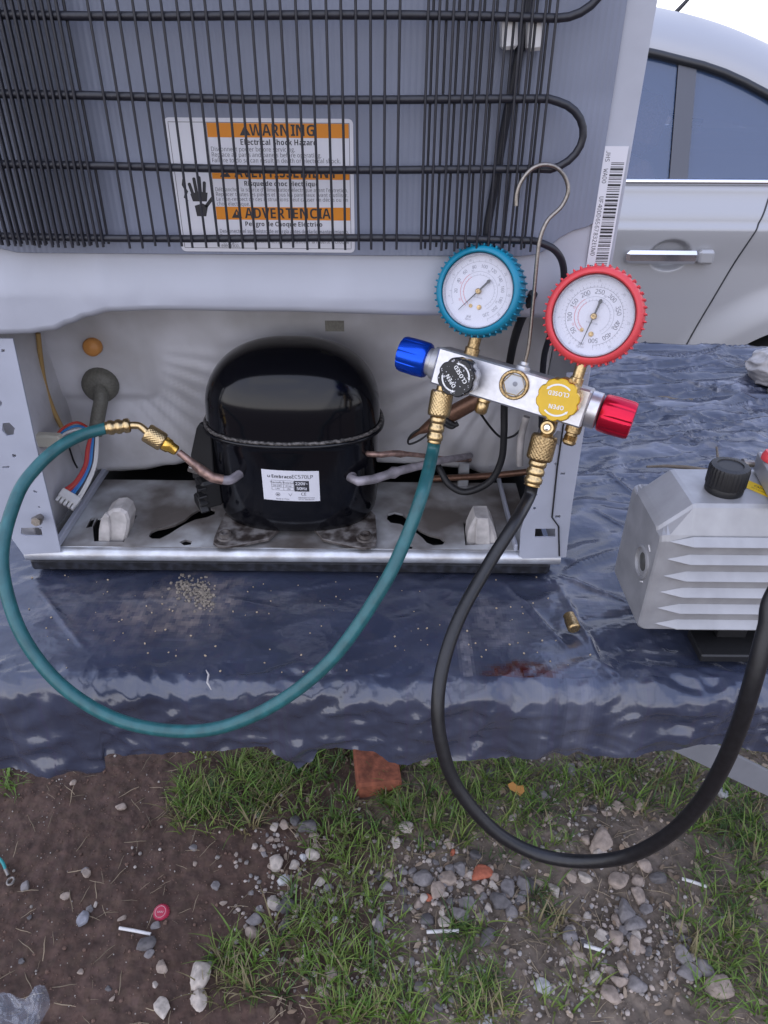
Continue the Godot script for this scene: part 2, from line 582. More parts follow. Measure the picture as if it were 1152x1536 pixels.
	M.film.metallic_specular = 0.9
	M.redcap = mat(0.42, 0.03, 0.07, 0.4)

# ------------------------------------------------------------------ the ground: one sheet, finely modelled near the table
func soil_colour(x: float, z: float) -> Color:
	var right := smoothstep(-0.18, 0.12, x + 0.10 * noise.get_noise_2d(x * 4.0, z * 4.0) - 0.05)
	var q := 0.5 + 0.5 * noise.get_noise_2d(x * 9.0 + 40.0, z * 9.0)
	var a := Color(0.098, 0.058, 0.044).lerp(Color(0.140, 0.090, 0.070), q)
	var b := Color(0.160, 0.125, 0.097).lerp(Color(0.270, 0.220, 0.178), q)
	return a.lerp(b, right)
func ground_height(x: float, z: float) -> float:
	var edge := minf(minf(x + 1.6, 1.9 - x), minf(z + 2.1, 0.0 - z))
	var k := clampf(edge / 0.15, 0.0, 1.0)
	return k * (0.012 * noise.get_noise_2d(x * 3.0, z * 3.0) + 0.006 * noise.get_noise_2d(x * 14.0, z * 14.0) + 0.0035 * noise.get_noise_2d(x * 45.0, z * 45.0))
func build_ground() -> void:
	var mb := MB.new()
	var x0 := -1.6
	var x1 := 1.9
	var z0 := -2.1
	var z1 := 0.0
	var rows := []
	var cols := []
	var nx := 290
	var nz := 175
	for i in nz + 1:
		var z := lerpf(z0, z1, float(i) / nz)
		var r := PackedVector3Array()
		var cr := PackedColorArray()
		for j in nx + 1:
			var x := lerpf(x0, x1, float(j) / nx)
			r.append(Vector3(x, ground_height(x, z), z))
			cr.append(soil_colour(x, z))
		rows.append(r)
		cols.append(cr)
	mb.grid(rows, false, Vector3.UP, cols)
	mb.col = Color(0.15, 0.105, 0.08)
	var R := 150.0
	for q in [[-R, -R, R, z0], [-R, z1, R, R], [-R, z0, x0, z1], [x1, z0, R, z1]]:
		mb.quad(Vector3(q[0], 0, q[1]), Vector3(q[2], 0, q[1]), Vector3(q[2], 0, q[3]), Vector3(q[0], 0, q[3]), Vector3.UP)
	tag(put("ground", mb, M.soil), "", "", "", "structure")

# ------------------------------------------------------------------ table and tarp
func build_table() -> void:
	var t := thing("work_table", "long table under the dark blue plastic sheet, grey diagonal brace showing below", "table", Vector3(0.2, 0, -1.0))
	box_part("tabletop", Vector3(-0.85, 0.835, -1.465), Vector3(1.2, 0.862, -0.512), 0.003, M.wood, t)
	for sx in [-0.72, 1.08]:
		for sz in [-0.6, -1.4]:
			box_part("leg", Vector3(sx - 0.02, -0.01, sz - 0.02), Vector3(sx + 0.02, 0.833, sz + 0.02), 0.002, M.greybar, t)
	var a := at_z(1006, 1103, -0.75)
	var b := at_z(1152, 1174, -0.75)
	var d := (b - a).normalized()
	var p0 := a - d * ((0.83 - a.y) / -d.y)
	var p1 := a + d * ((a.y - 0.02) / -d.y)
	var mb := MB.new()
	mb.box(Transform3D(Basis(d, Vector3(0, 0, 1).cross(d), Vector3(0, 0, 1)), (p0 + p1) * 0.5), Vector3(p0.distance_to(p1), 0.045, 0.006), 0.001)
	put("brace", mb, M.greybar, t)

var hem_tab := [[-0.95, 0.10], [-0.45, 0.103], [-0.30, 0.105], [-0.292, 0.102], [-0.286, 0.076], [-0.2, 0.070], [-0.12, 0.066], [-0.105, 0.075], [-0.09, 0.102], [-0.075, 0.092], [-0.06, 0.066], [-0.02, 0.066], [0.02, 0.082], [0.08, 0.081], [0.2, 0.068], [0.35, 0.062], [0.6, 0.058], [1.25, 0.07]]
func crease(x: float, z: float, ax: float, az: float, bx: float, bz: float, w: float, h: float) -> float:
	var p := Vector2(x, z)
	var q := Geometry2D.get_closest_point_to_segment(p, Vector2(ax, az), Vector2(bx, bz))
	var d := p.distance_to(q) / w
	if d > 3.0: return 0.0
	var along := q.distance_to(Vector2(ax, az)) / maxf(Vector2(ax, az).distance_to(Vector2(bx, bz)), 0.001)
	return h * exp(-d * 1.6) * (0.35 + 0.65 * sin(PI * clampf(along, 0.05, 0.95)))
func fac(x: float, y: float) -> float:
	return facet.get_noise_2d(x, y) + 0.62
func tarp_height(x: float, z: float) -> float:
	# raised by creases; calm near the fridge, busy at the back and along the front edge
	var back := smoothstep(-0.72, -1.0, z)
	var front := smoothstep(-0.555, -0.505, z)
	var right := smoothstep(0.1, 0.3, x)
	var h := 0.0022 * noise.get_noise_2d(x * 6.0, z * 8.0)
	var wx := x + 0.018 * noise.get_noise_2d(x * 7.0, z * 7.0 + 9.0)
	var wz := z + 0.014 * noise.get_noise_2d(x * 5.0 + 30.0, z * 5.0)
	# flat facets that meet in creases, stretched along the table
	var busy := maxf(back, 0.55 * right)
	h -= (0.0032 + 0.0135 * busy) * fac(wx * 5.0 + wz * 1.5, wz * 13.0 + wx * 1.2)
	var patch := smoothstep(-0.05, 0.35, noise.get_noise_2d(x * 5.5 + 70.0, z * 5.5))
	h -= (0.0004 + 0.0072 * patch * (0.30 + 0.70 * busy) + 0.0062 * front) * fac(wx * 17.0 + 40.0, wz * 27.0 + wx * 5.0)
	h -= (0.0001 + 0.0023 * patch * (0.3 + 0.7 * busy) + 0.0028 * front) * fac(wx * 48.0 + 9.0, wz * 60.0)
	# a few long pulled folds
	var f1 := 1.0 - absf(fold.get_noise_2d(wx * 0.9 + wz * 0.9 + 5.0, wz * 7.0 + wx * 1.3)) * 1.6
	h += (0.0005 + 0.0050 * back + 0.0010 * right) * pow(maxf(0.0, f1), 12.0)
	var f2 := 1.0 - absf(fold.get_noise_2d(wx * 1.4 + 50.0, wz * 13.0 + wx * 3.5)) * 1.7
	h += (0.0003 + 0.0030 * back + 0.0008 * right) * pow(maxf(0.0, f2), 12.0)
	for q in creases: h += crease(x, z, q[0], q[1], q[2], q[3], q[4], q[5])
	return h
var creases := []
func build_tarp() -> void:
	for q in [[845, 860, 960, 905, 0.006, 0.007], [835, 865, 905, 990, 0.005, 0.005], [760, 870, 850, 960, 0.004, 0.004], [700, 880, 690, 1020, 0.005, 0.003], [850, 850, 930, 820, 0.006, 0.006], [890, 760, 960, 800, 0.004, 0.004], [640, 900, 640, 1010, 0.003, 0.0015], [60, 880, 120, 960, 0.006, 0.003], [230, 870, 205, 950, 0.006, 0.003], [950, 640, 1152, 690, 0.007, 0.007], [930, 600, 1152, 640, 0.008, 0.008], [980, 560, 1152, 600, 0.009, 0.009], [940, 545, 1120, 530, 0.01, 0.009], [900, 700, 960, 740, 0.005, 0.005], [1010, 585, 1152, 575, 0.008, 0.008], [330, 890, 420, 905, 0.005, 0.002]]:
		var a := at_h(q[0], q[1], 0.875)
		var b := at_h(q[2], q[3], 0.875)
		creases.append([a.x, a.z, b.x, b.z, q[4], q[5]])
	var mb := MB.new()
	var rows := []
	var cols := []
	var ze := -0.520          # where the sheet starts to turn down
	var rr := 0.020
	var x0 := -0.9
	var x1 := 1.25
	var xs := PackedFloat32Array()
	var x := x0
	while x < x1:
		xs.append(x)
		x += 0.0032 if x > -0.62 and x < 0.95 else 0.02
	var back_z := -1.475
	var ns := []              # arc positions: z over the top, then the bend, then the drop
	var z := back_z
	while z < ze:
		ns.append([0, z])
		z += 0.0034 if z > -1.0 else 0.0045
	for k in 9: ns.append([1, (k + 0.0) / 8.0])
	for k in range(1, 22): ns.append([2, k / 21.0])
	# the back edge falls a little behind the table
	for k in range(6, -1, -1): ns.push_front([3, k / 6.0 ])
	ns.reverse()
	ns.reverse()
	for s in ns:
		var r := PackedVector3Array()
		var cr := PackedColorArray()
		for xx in xs:
			var p := Vector3.ZERO
			var nn := Vector3.UP
			var h := 0.0
			match s[0]:
				0:
					p = Vector3(xx, 0.866, s[1])
					h = tarp_height(xx, s[1])
				1:
					var a: float = s[1] * PI * 0.5
					nn = Vector3(0, cos(a), sin(a))
					p = Vector3(xx, 0.866 - rr, ze) + nn * rr
					h = tarp_height(xx, ze + s[1] * 0.031)
				2:
					var drop: float = interp(xx, hem_tab) - 0.008 + 0.0035 * noise.get_noise_1d(xx * 22.0) + 0.002 * noise.get_noise_1d(xx * 90.0)
					var d: float = s[1] * drop
					nn = Vector3(0, 0, 1)
					p = Vector3(xx, 0.866 - rr - d, ze + rr + 0.010 * s[1] * noise.get_noise_1d(xx * 7.0 + 3.0))
					var fade : float = 1.0 - 0.55 * s[1]
					h = fade * tarp_height(xx, ze + 0.031 + d) - 0.016 * s[1] * fac(xx * 7.0 + d * 14.0, d * 10.0 + 4.0) - 0.0055 * smoothstep(0.2, 0.8, s[1]) * fac(xx * 24.0, d * 45.0)
				3:
					var d2: float = s[1]
					nn = Vector3(0, 0.3, -1).normalized()
					p = Vector3(xx, 0.866 - 0.11 * d2, back_z - 0.012 * sqrt(d2))
					h = 0.6 * tarp_height(xx, back_z - 0.05 * d2)
			p += nn * (h + 0.001)
			r.append(p)
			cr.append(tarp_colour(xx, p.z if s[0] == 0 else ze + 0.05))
		rows.append(r)
		cols.append(cr)
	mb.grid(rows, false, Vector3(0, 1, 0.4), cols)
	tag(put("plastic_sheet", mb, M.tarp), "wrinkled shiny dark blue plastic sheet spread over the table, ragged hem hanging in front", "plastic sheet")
var stain_c := []
func tarp_colour(x: float, z: float) -> Color:
	var base := Color(0.033, 0.041, 0.073)
	var q := 0.5 + 0.5 * noise.get_noise_2d(x * 3.0 + 12.0, z * 3.0)
	base = base.lerp(Color(0.049, 0.056, 0.086), q)
	if stain_c.is_empty():
		for s in [[285, 900, 0.075, 0.05, 0.40, 0.33, 0.28, 0.42], [200, 930, 0.10, 0.05, 0.30, 0.24, 0.22, 0.18], [120, 890, 0.09, 0.04, 0.30, 0.26, 0.24, 0.16], [440, 900, 0.06, 0.03, 0.30, 0.26, 0.25, 0.10], [790, 1000, 0.044, 0.017, 0.045, 0.010, 0.008, 1.6], [745, 1008, 0.018, 0.010, 0.07, 0.014, 0.012, 0.9], [697, 985, 0.009, 0.045, 0.34, 0.32, 0.34, 0.45], [740, 930, 0.02, 0.05, 0.30, 0.28, 0.30, 0.3], [880, 880, 0.05, 0.05, 0.28, 0.26, 0.27, 0.25], [720, 940, 0.05, 0.06, 0.26, 0.25, 0.27, 0.18], [1000, 900, 0.07, 0.03, 0.2, 0.2, 0.22, 0.12]]:
			var p := at_h(s[0], s[1], 0.872)
			stain_c.append([p.x, p.z, s[2], s[3], Color(s[4], s[5], s[6]), s[7]])
	# paler lines along folds and facet edges, stronger at the back and right
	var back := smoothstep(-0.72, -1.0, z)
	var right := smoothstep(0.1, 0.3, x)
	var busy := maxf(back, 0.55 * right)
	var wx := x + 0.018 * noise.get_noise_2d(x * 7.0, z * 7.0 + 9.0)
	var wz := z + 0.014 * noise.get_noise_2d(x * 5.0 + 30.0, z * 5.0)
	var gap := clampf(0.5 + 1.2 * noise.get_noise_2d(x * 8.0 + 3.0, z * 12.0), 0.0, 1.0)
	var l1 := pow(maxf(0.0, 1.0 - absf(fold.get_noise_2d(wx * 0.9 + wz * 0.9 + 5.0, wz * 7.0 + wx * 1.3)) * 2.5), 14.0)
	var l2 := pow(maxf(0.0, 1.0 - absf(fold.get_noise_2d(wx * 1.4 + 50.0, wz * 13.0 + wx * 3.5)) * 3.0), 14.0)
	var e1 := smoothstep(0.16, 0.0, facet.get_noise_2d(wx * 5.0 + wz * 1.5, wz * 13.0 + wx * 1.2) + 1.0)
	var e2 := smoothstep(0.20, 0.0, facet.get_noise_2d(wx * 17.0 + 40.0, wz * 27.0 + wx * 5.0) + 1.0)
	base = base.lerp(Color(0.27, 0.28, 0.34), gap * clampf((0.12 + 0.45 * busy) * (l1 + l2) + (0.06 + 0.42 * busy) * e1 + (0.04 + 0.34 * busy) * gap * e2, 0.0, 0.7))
	for s in stain_c:
		var dx: float = (x - s[0]) / s[2]
		var dz: float = (z - s[1]) / s[3]
		var d := sqrt(dx * dx + dz * dz)
		if d < 1.6:
			var k := smoothstep(1.2, 0.2, d + 0.55 * noise.get_noise_2d(x * 26.0, z * 26.0 + 8.0)) * (s[5] as float)
			base = base.lerp(s[4], k * clampf(0.65 + 0.9 * noise.get_noise_2d(x * 70.0, z * 70.0), 0.1, 1.0))
	return base

# ------------------------------------------------------------------ the silver car behind
const CARZ := -2.15
func car_side(x: float, y: float) -> float:
	# how far the flank stands out (towards us) at height y
	var s := interp(y, [[0.2, -0.06], [0.35, -0.01], [0.62, 0.012], [0.86, 0.004], [0.965, 0.012], [0.985, 0.0], [1.06, -0.035], [1.08, -0.05]])
	var ends := 0.0
	if x > 1.5: ends = -0.28 * pow((x - 1.5) / 0.55, 2.0)
	if x < -1.5: ends = -0.36 * pow((-1.5 - x) / 0.62, 2.0)
	for xc in [1.30, -1.25]:
		var d := Vector2(x - xc, y - 0.32).length()
		if d < 0.55: s += 0.018 * smoothstep(0.53, 0.42, d)
	# finger well behind the door handle
	var e := Vector2((x - 0.81) / 0.062, (y - 0.895) / 0.045).length()
	if e < 1.0: s -= 0.022 * smoothstep(1.0, 0.72, e)
	return s + ends
func car_belt(x: float) -> float:
	return 1.075 + 0.012 * clampf(x, -1.0, 1.2) * 0.3
func car_roof(x: float) -> float:
	return curve(x, [[-2.12, 0.62], [-1.9, 0.84], [-1.1, 0.99], [-0.98, 1.02], [-0.45, 1.43], [0.0, 1.52], [0.45, 1.53], [0.8, 1.50], [1.1, 1.425], [1.45, 1.25], [1.60, 1.14], [1.98, 1.09], [2.05, 0.9]])
func build_car() -> void:
	var car := thing("parked_car", "silver car parked behind the table, rear door and quarter window in view", "car", Vector3(0, 0, CARZ - 0.85))
	var xs := []
	var x := -2.12
	while x < 2.06:
		xs.append(x)
		x += 0.007 if x > 0.70 and x < 0.93 else 0.0125 if x > 0.60 and x < 1.20 else 0.05
	xs.append(2.05)
	var half := 0.85
	for side in [1.0, -1.0]:
		var lower := MB.new()
		var rows := []
		for xx in xs:
			var yb := 0.22
			for xc in [1.30, -1.25]:
				var dx: float = absf(xx - xc)
				if dx < 0.385: yb = maxf(yb, 0.32 + sqrt(0.385 * 0.385 - dx * dx))
			var top := minf(car_belt(xx), car_roof(xx) - 0.01)
			yb = minf(yb, top - 0.05)
			var r := PackedVector3Array()
			for k in 81:
				var y := 0.0
				if k < 25: y = lerpf(yb, maxf(0.825, yb + 0.01), k / 24.0)
				elif k < 61: y = lerpf(maxf(0.825, yb + 0.01), maxf(0.965, yb + 0.02), (k - 24) / 36.0)
				else: y = lerpf(maxf(0.965, yb + 0.02), top, (k - 60) / 20.0)
				y = minf(y, top - 0.0002 * (80 - k))
				r.append(Vector3(xx, y, CARZ - half + side * (half + car_side(xx, y))))
			rows.append(r)
		lower.grid(rows, false, Vector3(0, 0, side))
		var b := put("body_side", lower, M.paint, car)
		if side < 0: b.set_meta("label", "flank turned away from the table")
		# cant rail and roof half
		var roof := MB.new()
		rows = []
		for xx in xs:
			var belt := minf(car_belt(xx), car_roof(xx) - 0.01)
			var yr := car_roof(xx)
			var ye := win_top(xx)
			var r := PackedVector3Array()
			var zin := car_in(xx, ye)
			r.append(Vector3(xx, ye, CARZ - half + side * (half + zin)))
			for k in range(1, 13):
				var u := k / 12.0
				var y := ye + (yr - ye) * sin(u * PI * 0.5)
				var zz := (half + zin) * (1.0 - u * u * 0.0) * cos(u * PI * 0.5) if u > 0.999 else (half + zin) * pow(cos(u * PI * 0.5), 0.55)
				r.append(Vector3(xx, y, CARZ - half + side * zz))
			rows.append(r)
		roof.grid(rows, false, Vector3(0, 1, side * 0.2))
		put("roof", roof, M.paint, car)
		# panes, pillars between belt and cant rail
		for w in [[-0.72, 0.02, "window"], [0.10, 0.785, "window"], [0.835, 1.30, "quarter_window"]]:
			var g := MB.new()
			rows = []
			for k in 25:
				var xx := lerpf(w[0], w[1], k / 24.0)
				var r := PackedVector3Array()
				for j in 7:
					var y := lerpf(car_belt(xx), win_top(xx), j / 6.0)
					r.append(Vector3(xx, y, CARZ - half + side * (half + car_in(xx, y) - 0.006)))
				rows.append(r)
			g.grid(rows, false, Vector3(0, 0, side))
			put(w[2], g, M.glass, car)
		for w in [[-1.0, -0.72, M.paint], [0.02, 0.10, M.carblack], [0.785, 0.835, M.pillar], [1.30, 1.75, M.paint]]:
			var g := MB.new()
			rows = []
			for k in 13:
				var xx := lerpf(w[0], w[1], k / 12.0)
				var r := PackedVector3Array()
				for j in 7:
					var y := lerpf(minf(car_belt(xx), car_roof(xx) - 0.012), win_top(xx), j / 6.0)
					r.append(Vector3(xx, y, CARZ - half + side * (half + car_in(xx, y) + 0.001)))
				rows.append(r)
			g.grid(rows, false, Vector3(0, 0, side))
			put("window_pillar", g, w[2], car)
		# trims
		var tr := []
		var tt := []
		for k in 41:
			var xx := lerpf(-0.95, 1.45, k / 40.0)
			tr.append(Vector3(xx, car_belt(xx) + 0.002, CARZ - half + side * (half + car_side(xx, car_belt(xx)) + 0.004)))
			tt.append(Vector3(xx, win_top(xx) + 0.004, CARZ - half + side * (half + car_in(xx, win_top(xx)) + 0.002)))
		tube_part("belt_trim", tr, 0.0085, M.chrome, car, 8, 1)
		tube_part("window_seal", tt, 0.011, M.carblack, car, 8, 1)
		# shut line of the rear door
		var ga := []
		var pts := [Vector2(1.075, 1.072), Vector2(1.056, 1.02), Vector2(1.020, 0.93), Vector2(0.967, 0.78), Vector2(0.915, 0.635), Vector2(0.86, 0.45), Vector2(0.85, 0.24)]
		for k in pts.size() - 1:
			for j in 12:
				var q: Vector2 = pts[k].cubic_interpolate(pts[k + 1], pts[maxi(k - 1, 0)], pts[mini(k + 2, pts.size() - 1)], j / 12.0)
				ga.append(Vector3(q.x, q.y, CARZ - half + side * (half + car_side(q.x, q.y) - 0.0002)))
		tube_part("door_gap", ga, 0.0026, M.carblack, car, 6, 1)
		# handle: a chrome bar with a keyhole cap
		var hb := MB.new()
		var ho : float = CARZ - half + side * (half + 0.022)
		hb.box(Transform3D(Basis(), Vector3(0.783, 0.893, ho)), Vector3(0.205, 0.036, 0.020), 0.009)
		var handle := put("door_handle", hb, M.chrome, car)
		hb = MB.new()
		hb.box(Transform3D(Basis(), Vector3(0.907, 0.894, ho - side * 0.003)), Vector3(0.045, 0.039, 0.026), 0.007)
		put("key_cap", hb, M.paint, handle)
	# bonnet and tail ends are closed by the roof sheet; floor and cabin
	box_part("floor_pan", Vector3(-1.9, 0.24, CARZ - 1.6), Vector3(1.9, 0.28, CARZ - 0.1), 0.01, M.carblack, car)
	box_part("dashboard", Vector3(-1.0, 0.5, CARZ - 1.55), Vector3(-0.6, 1.0, CARZ - 0.15), 0.05, M.carblack, car)
	for sx in [-0.2, 0.72]:
		for sz in [-0.45, -1.2]:
			var sb := MB.new()
			sb.box(Transform3D(Basis(Vector3(0, 0, 1), -0.2), Vector3(sx, 0.8, CARZ + sz)), Vector3(0.12, 0.62, 0.46), 0.05)
			var s := put("car_seat", sb, M.seat, car)
			sb = MB.new()
			sb.box(Transform3D(Basis(Vector3(0, 0, 1), -0.2), Vector3(sx + 0.085, 1.19, CARZ + sz)), Vector3(0.09, 0.17, 0.24), 0.04)
			put("headrest", sb, M.seat, s)
	for xc in [1.30, -1.25]:
		for sz in [-0.13, -1.57]:
			var wm := MB.new()
			var out := 1.0 if sz > -0.5 else -1.0
			wm.lathe(axis(Vector3(xc, 0.315, CARZ + sz - 0.1 * out), Vector3(0, 0, out)), [Vector2(0.19, 0), Vector2(0.30, 0.0), Vector2(0.315, 0.02), Vector2(0.318, 0.1), Vector2(0.315, 0.18), Vector2(0.30, 0.2), Vector2(0.205, 0.2)], 40)
			var wh := put("wheel", wm, M.tyre, car)
			wm = MB.new()
			wm.lathe(axis(Vector3(xc, 0.315, CARZ + sz - 0.1 * out), Vector3(0, 0, out)), [Vector2(0.205, 0.198), Vector2(0.19, 0.17), Vector2(0.06, 0.18), Vector2(0.0, 0.185)], 30)
			put("rim", wm, M.alu, wh)
			wm = MB.new()
			wm.box(Transform3D(Basis(), Vector3(xc, 0.5, CARZ + sz - 0.12 * out)), Vector3(0.74, 0.4, 0.03))
			put("wheel_well", wm, M.carblack, car)
	var an := at_z(1003, 30, CARZ - 0.6)
	tube_part("aerial", [an, an + Vector3(0.10, 0.11, 0), an + Vector3(0.2, 0.23, 0)], [0.008, 0.004, 0.003] , M.carblack, car, 6, 1)
func win_top(x: float) -> float:
	# upper edge of the side windows
	var r := car_roof(x)
	return maxf(minf(r - 0.012, minf(curve(x, [[-2.2, 0.7], [-1.0, 1.03], [-0.5, 1.30], [-0.1, 1.375], [0.4, 1.40], [0.65, 1.385], [0.80, 1.358], [0.90, 1.335], [1.05, 1.275], [1.2, 1.19], [1.32, 1.115], [1.5, 1.1]]), r - 0.05)), minf(car_belt(x), r - 0.011))
func car_in(x: float, y: float) -> float:
	# tumblehome of the cabin side
	return car_side(x, minf(y, 1.075)) - 0.40 * maxf(0.0, y - 1.075)

# ------------------------------------------------------------------ refrigerator
const FZ := -0.673
func build_fridge() -> void:
	var fr := thing("refrigerator", "grey refrigerator standing with its open back towards us on the blue plastic sheet", "refrigerator", Vector3(-0.105, 0.872, -0.98))
	var xl := -0.418
	var xr := 0.205
	# insulated body and doors
	box_part("cabinet", Vector3(xl, 1.205, -1.28), Vector3(xr, 2.3, FZ - 0.012), 0.008, M.skin, fr)
	box_part("fridge_door", Vector3(xl, 0.91, -1.35), Vector3(xr, 1.75, -1.285), 0.012, M.skin, fr)
	box_part("freezer_door", Vector3(xl, 1.755, -1.35), Vector3(xr, 2.3, -1.285), 0.012, M.skin, fr)
	box_part("side_wall", Vector3(xl, 0.898, -1.28), Vector3(xl + 0.018, 1.204, FZ - 0.013), 0.001, M.wall, fr)
	box_part("side_wall", Vector3(xr - 0.006, 0.898, -1.28), Vector3(xr, 1.204, FZ - 0.013), 0.001, M.skin, fr)
	# back skin with its rolled lower lip
	var lip := [[0, 505], [40, 504], [80, 499], [105, 489], [130, 479], [165, 471], [240, 469], [400, 471], [650, 477], [860, 481], [1000, 483]]
	var mb := MB.new()
	var rows := []
	for i in 161:
		var x := lerpf(xl + 0.002, xr - 0.0015, i / 160.0)
		var px := 576.0 + x / 0.667 * F * 0.985
		for k in 3:      # the pixel column this x is seen in at the lip
			var yb0 := interp(px, lip)
			var w := at_z(px, yb0, FZ + 0.008)
			px += (x - w.x) * 1500.0
		var yb := at_z(px, interp(px, lip), FZ + 0.010).y
		var r := PackedVector3Array()
		var rr := 0.009
		for y in [2.29, 1.8, 1.5, 1.40, 1.36, 1.33, 1.30, 1.28, 1.265, 1.255, 1.245, 1.238, 1.23, 1.22, 1.212, 1.205, 1.2]:
			var yy: float = maxf(y, yb + rr + 0.001 * (1.25 - y) * 10.0)
			var dent := 0.0012 * noise.get_noise_2d(x * 9.0, yy * 7.0) * smoothstep(1.3, 1.22, yy)
			if yy < 1.235: dent += 0.0016 * noise.get_noise_2d(x * 28.0, yy * 6.0 + 5.0) * smoothstep(-0.1, -0.3, x)
			var out := 0.010 * smoothstep(1.242, 1.20, yy) * smoothstep(xr, xr - 0.03, x)
			r.append(Vector3(x, yy, FZ + out + dent))
		for k in range(1, 11):
			var a := PI * 0.5 * k / 10.0
			var o := 0.010 * smoothstep(xr, xr - 0.03, x)
			r.append(Vector3(x, yb + rr - sin(a) * rr, FZ + o - rr + cos(a) * rr))
		for k in range(1, 5): r.append(Vector3(x, yb + 0.001 * k, FZ - 0.004 - 0.035 * k))
		rows.append(r)
	mb.grid(rows, false, Vector3(0, 0, 1))
	put("back_skin", mb, M.skin, fr)
	# ribbed blue-grey sheet stuck on the back
	var poly := PackedVector2Array()
	for q in [[8, 374], [25, 378], [50, 379], [300, 381], [560, 383], [780, 384], [806, 381], [822, 372], [838, 357], [858, 346], [880, 340], [889, 335], [891, 325]]:
		var p := at_z(q[0], q[1], FZ + 0.002)
		poly.append(Vector2(p.x, p.y))
	poly.append(Vector2(0.1775, 2.28))
	poly.append(Vector2(-0.39, 2.28))
	poly.append(Vector2(-0.39, 1.27))
	poly.append(Vector2(-0.375, 1.25))
	mb = MB.new()
	mb.prism(Transform3D(Basis(), Vector3(0, 0, FZ + 0.0016)), poly, 0.0022, 0.0006)
	put("ribbed_back_panel", mb, M.panel, fr)
	# compartment: moulded back wall
	var ib := -0.845
	mb = MB.new()
	rows = []
	var wb := [[-0.40, 0.903], [-0.36, 0.904], [-0.33, 0.907], [-0.29, 0.914], [-0.25, 0.922], [-0.1, 0.924], [0.03, 0.921], [0.1, 0.914], [0.14, 0.905], [0.2, 0.905]]
	for i in 111:
		var x := lerpf(xl + 0.018, xr - 0.007, i / 110.0)
		var r := PackedVector3Array()
		var yb := interp(x, wb)
		for k in 71:
			var u := k / 70.0
			var y := lerpf(yb, 1.20, u)
			var z := ib + 0.030 * u * u
			z -= 0.02 * pow(maxf(0.0, 0.06 - u) / 0.06, 2.0)
			# raised pad round the cable outlet
			var bx := maxf(absf(x + 0.345) - 0.052, 0.0)
			var by := maxf(absf(y - 1.085) - 0.052, 0.0)
			z += 0.007 * smoothstep(0.014, 0.0, Vector2(bx, by).length())
			# folds fanning out below it and at the right corner
			var d := Vector2(x + 0.36, y - 1.10)
			var fan := smoothstep(0.08, 0.13, d.length()) * smoothstep(0.26, 0.18, d.length()) * smoothstep(0.25, 0.7, d.x / maxf(d.length(), 0.01)) * smoothstep(0.1, -0.3, d.y / maxf(d.length(), 0.01))
			z += 0.0022 * fan * sin(atan2(d.y, d.x) * 42.0)
			var d2 := Vector2(x - 0.17, y - 1.10)
			var fan2 := smoothstep(0.07, 0.11, d2.length()) * smoothstep(0.25, 0.16, d2.length()) * smoothstep(0.1, -0.4, d2.y / maxf(d2.length(), 0.01))
			z += 0.0018 * fan2 * sin(atan2(d2.y, d2.x) * 38.0)
			z += 0.0025 * noise.get_noise_2d(x * 7.0 + 20.0, y * 7.0)
			r.append(Vector3(x, y, z))
		rows.append(r)
	mb.grid(rows, false, Vector3(0, 0, 1))
	put("compartment_wall", mb, M.wall, fr)
	box_part("under_floor", Vector3(xl + 0.02, 0.875, -1.27), Vector3(xr - 0.008, 0.889, -0.72), 0.0, M.black, fr)
	box_part("gap_shade_plate", Vector3(xl + 0.02, 0.889, -0.96), Vector3(xr - 0.008, 1.16, -0.95), 0.0, M.black, fr)  # black plate added for the deep shade seen through the gap under the wall
	# base tray with its slots
	var tray := CSGBox3D.new()
	tray.name = "base_tray"
	tray.size = Vector3(0.56, 0.003, 0.152)
	tray.position = Vector3(-0.105, 0.9065, -0.758) - fr.position
	tray.material = M.dirtygalv
	fr.add_child(tray, true)
	for hole in [[[223, 804], [227, 797], [236, 793], [248, 791], [262, 787], [278, 779], [288, 770], [299, 764], [314, 762], [323, 765], [322, 771], [310, 776], [294, 779], [280, 785], [266, 793], [254, 801], [240, 808], [228, 808]],
			[[668, 812], [664, 817], [650, 818], [640, 814], [633, 806], [624, 799], [612, 792], [600, 786], [586, 784], [580, 778], [582, 771], [592, 768], [604, 771], [612, 778], [620, 788], [631, 796], [644, 802], [660, 806]],
			[[269, 813], [278, 809], [288, 812], [286, 817], [276, 818]],
			[[606, 819], [612, 816], [620, 818], [618, 823], [609, 823]],
			[[139, 790], [146, 777], [198, 776], [206, 772], [194, 796], [186, 813], [141, 812]],
			[[695, 783], [742, 785], [748, 815], [698, 818]],
			[[129, 792], [136, 778], [143, 776], [138, 790]]]:
		var cp := CSGPolygon3D.new()
		var pg := PackedVector2Array()
		for q in hole:
			var p := at_h(q[0], q[1], 0.908)
			pg.append(Vector2(p.x, p.z) - Vector2(-0.105, -0.758))
		cp.polygon = pg
		cp.depth = 0.05
		cp.operation = CSGShape3D.OPERATION_SUBTRACTION
		cp.name = "slot"
		cp.rotation = Vector3(PI / 2, 0, 0)
		cp.position = Vector3(0, -0.025, 0)
		cp.material = M.dirtygalv
		tray.add_child(cp, true)
	# rolled front rail
	tube_part("front_rail", [Vector3(-0.414, 0.899, -0.6808), Vector3(-0.2, 0.8992, -0.6806), Vector3(0.0, 0.8992, -0.6808), Vector3(0.204, 0.899, -0.6808)], 0.0083, M.galv, fr, 20, 12)
	box_part("base_skid", Vector3(-0.415, 0.8725, -1.27), Vector3(0.196, 0.8885, -0.681), 0.003, worn(mat(0.022, 0.024, 0.034, 0.5), noise_tex(41, 0.03, 0.5, 1.0, 2.0), 9.0), fr)
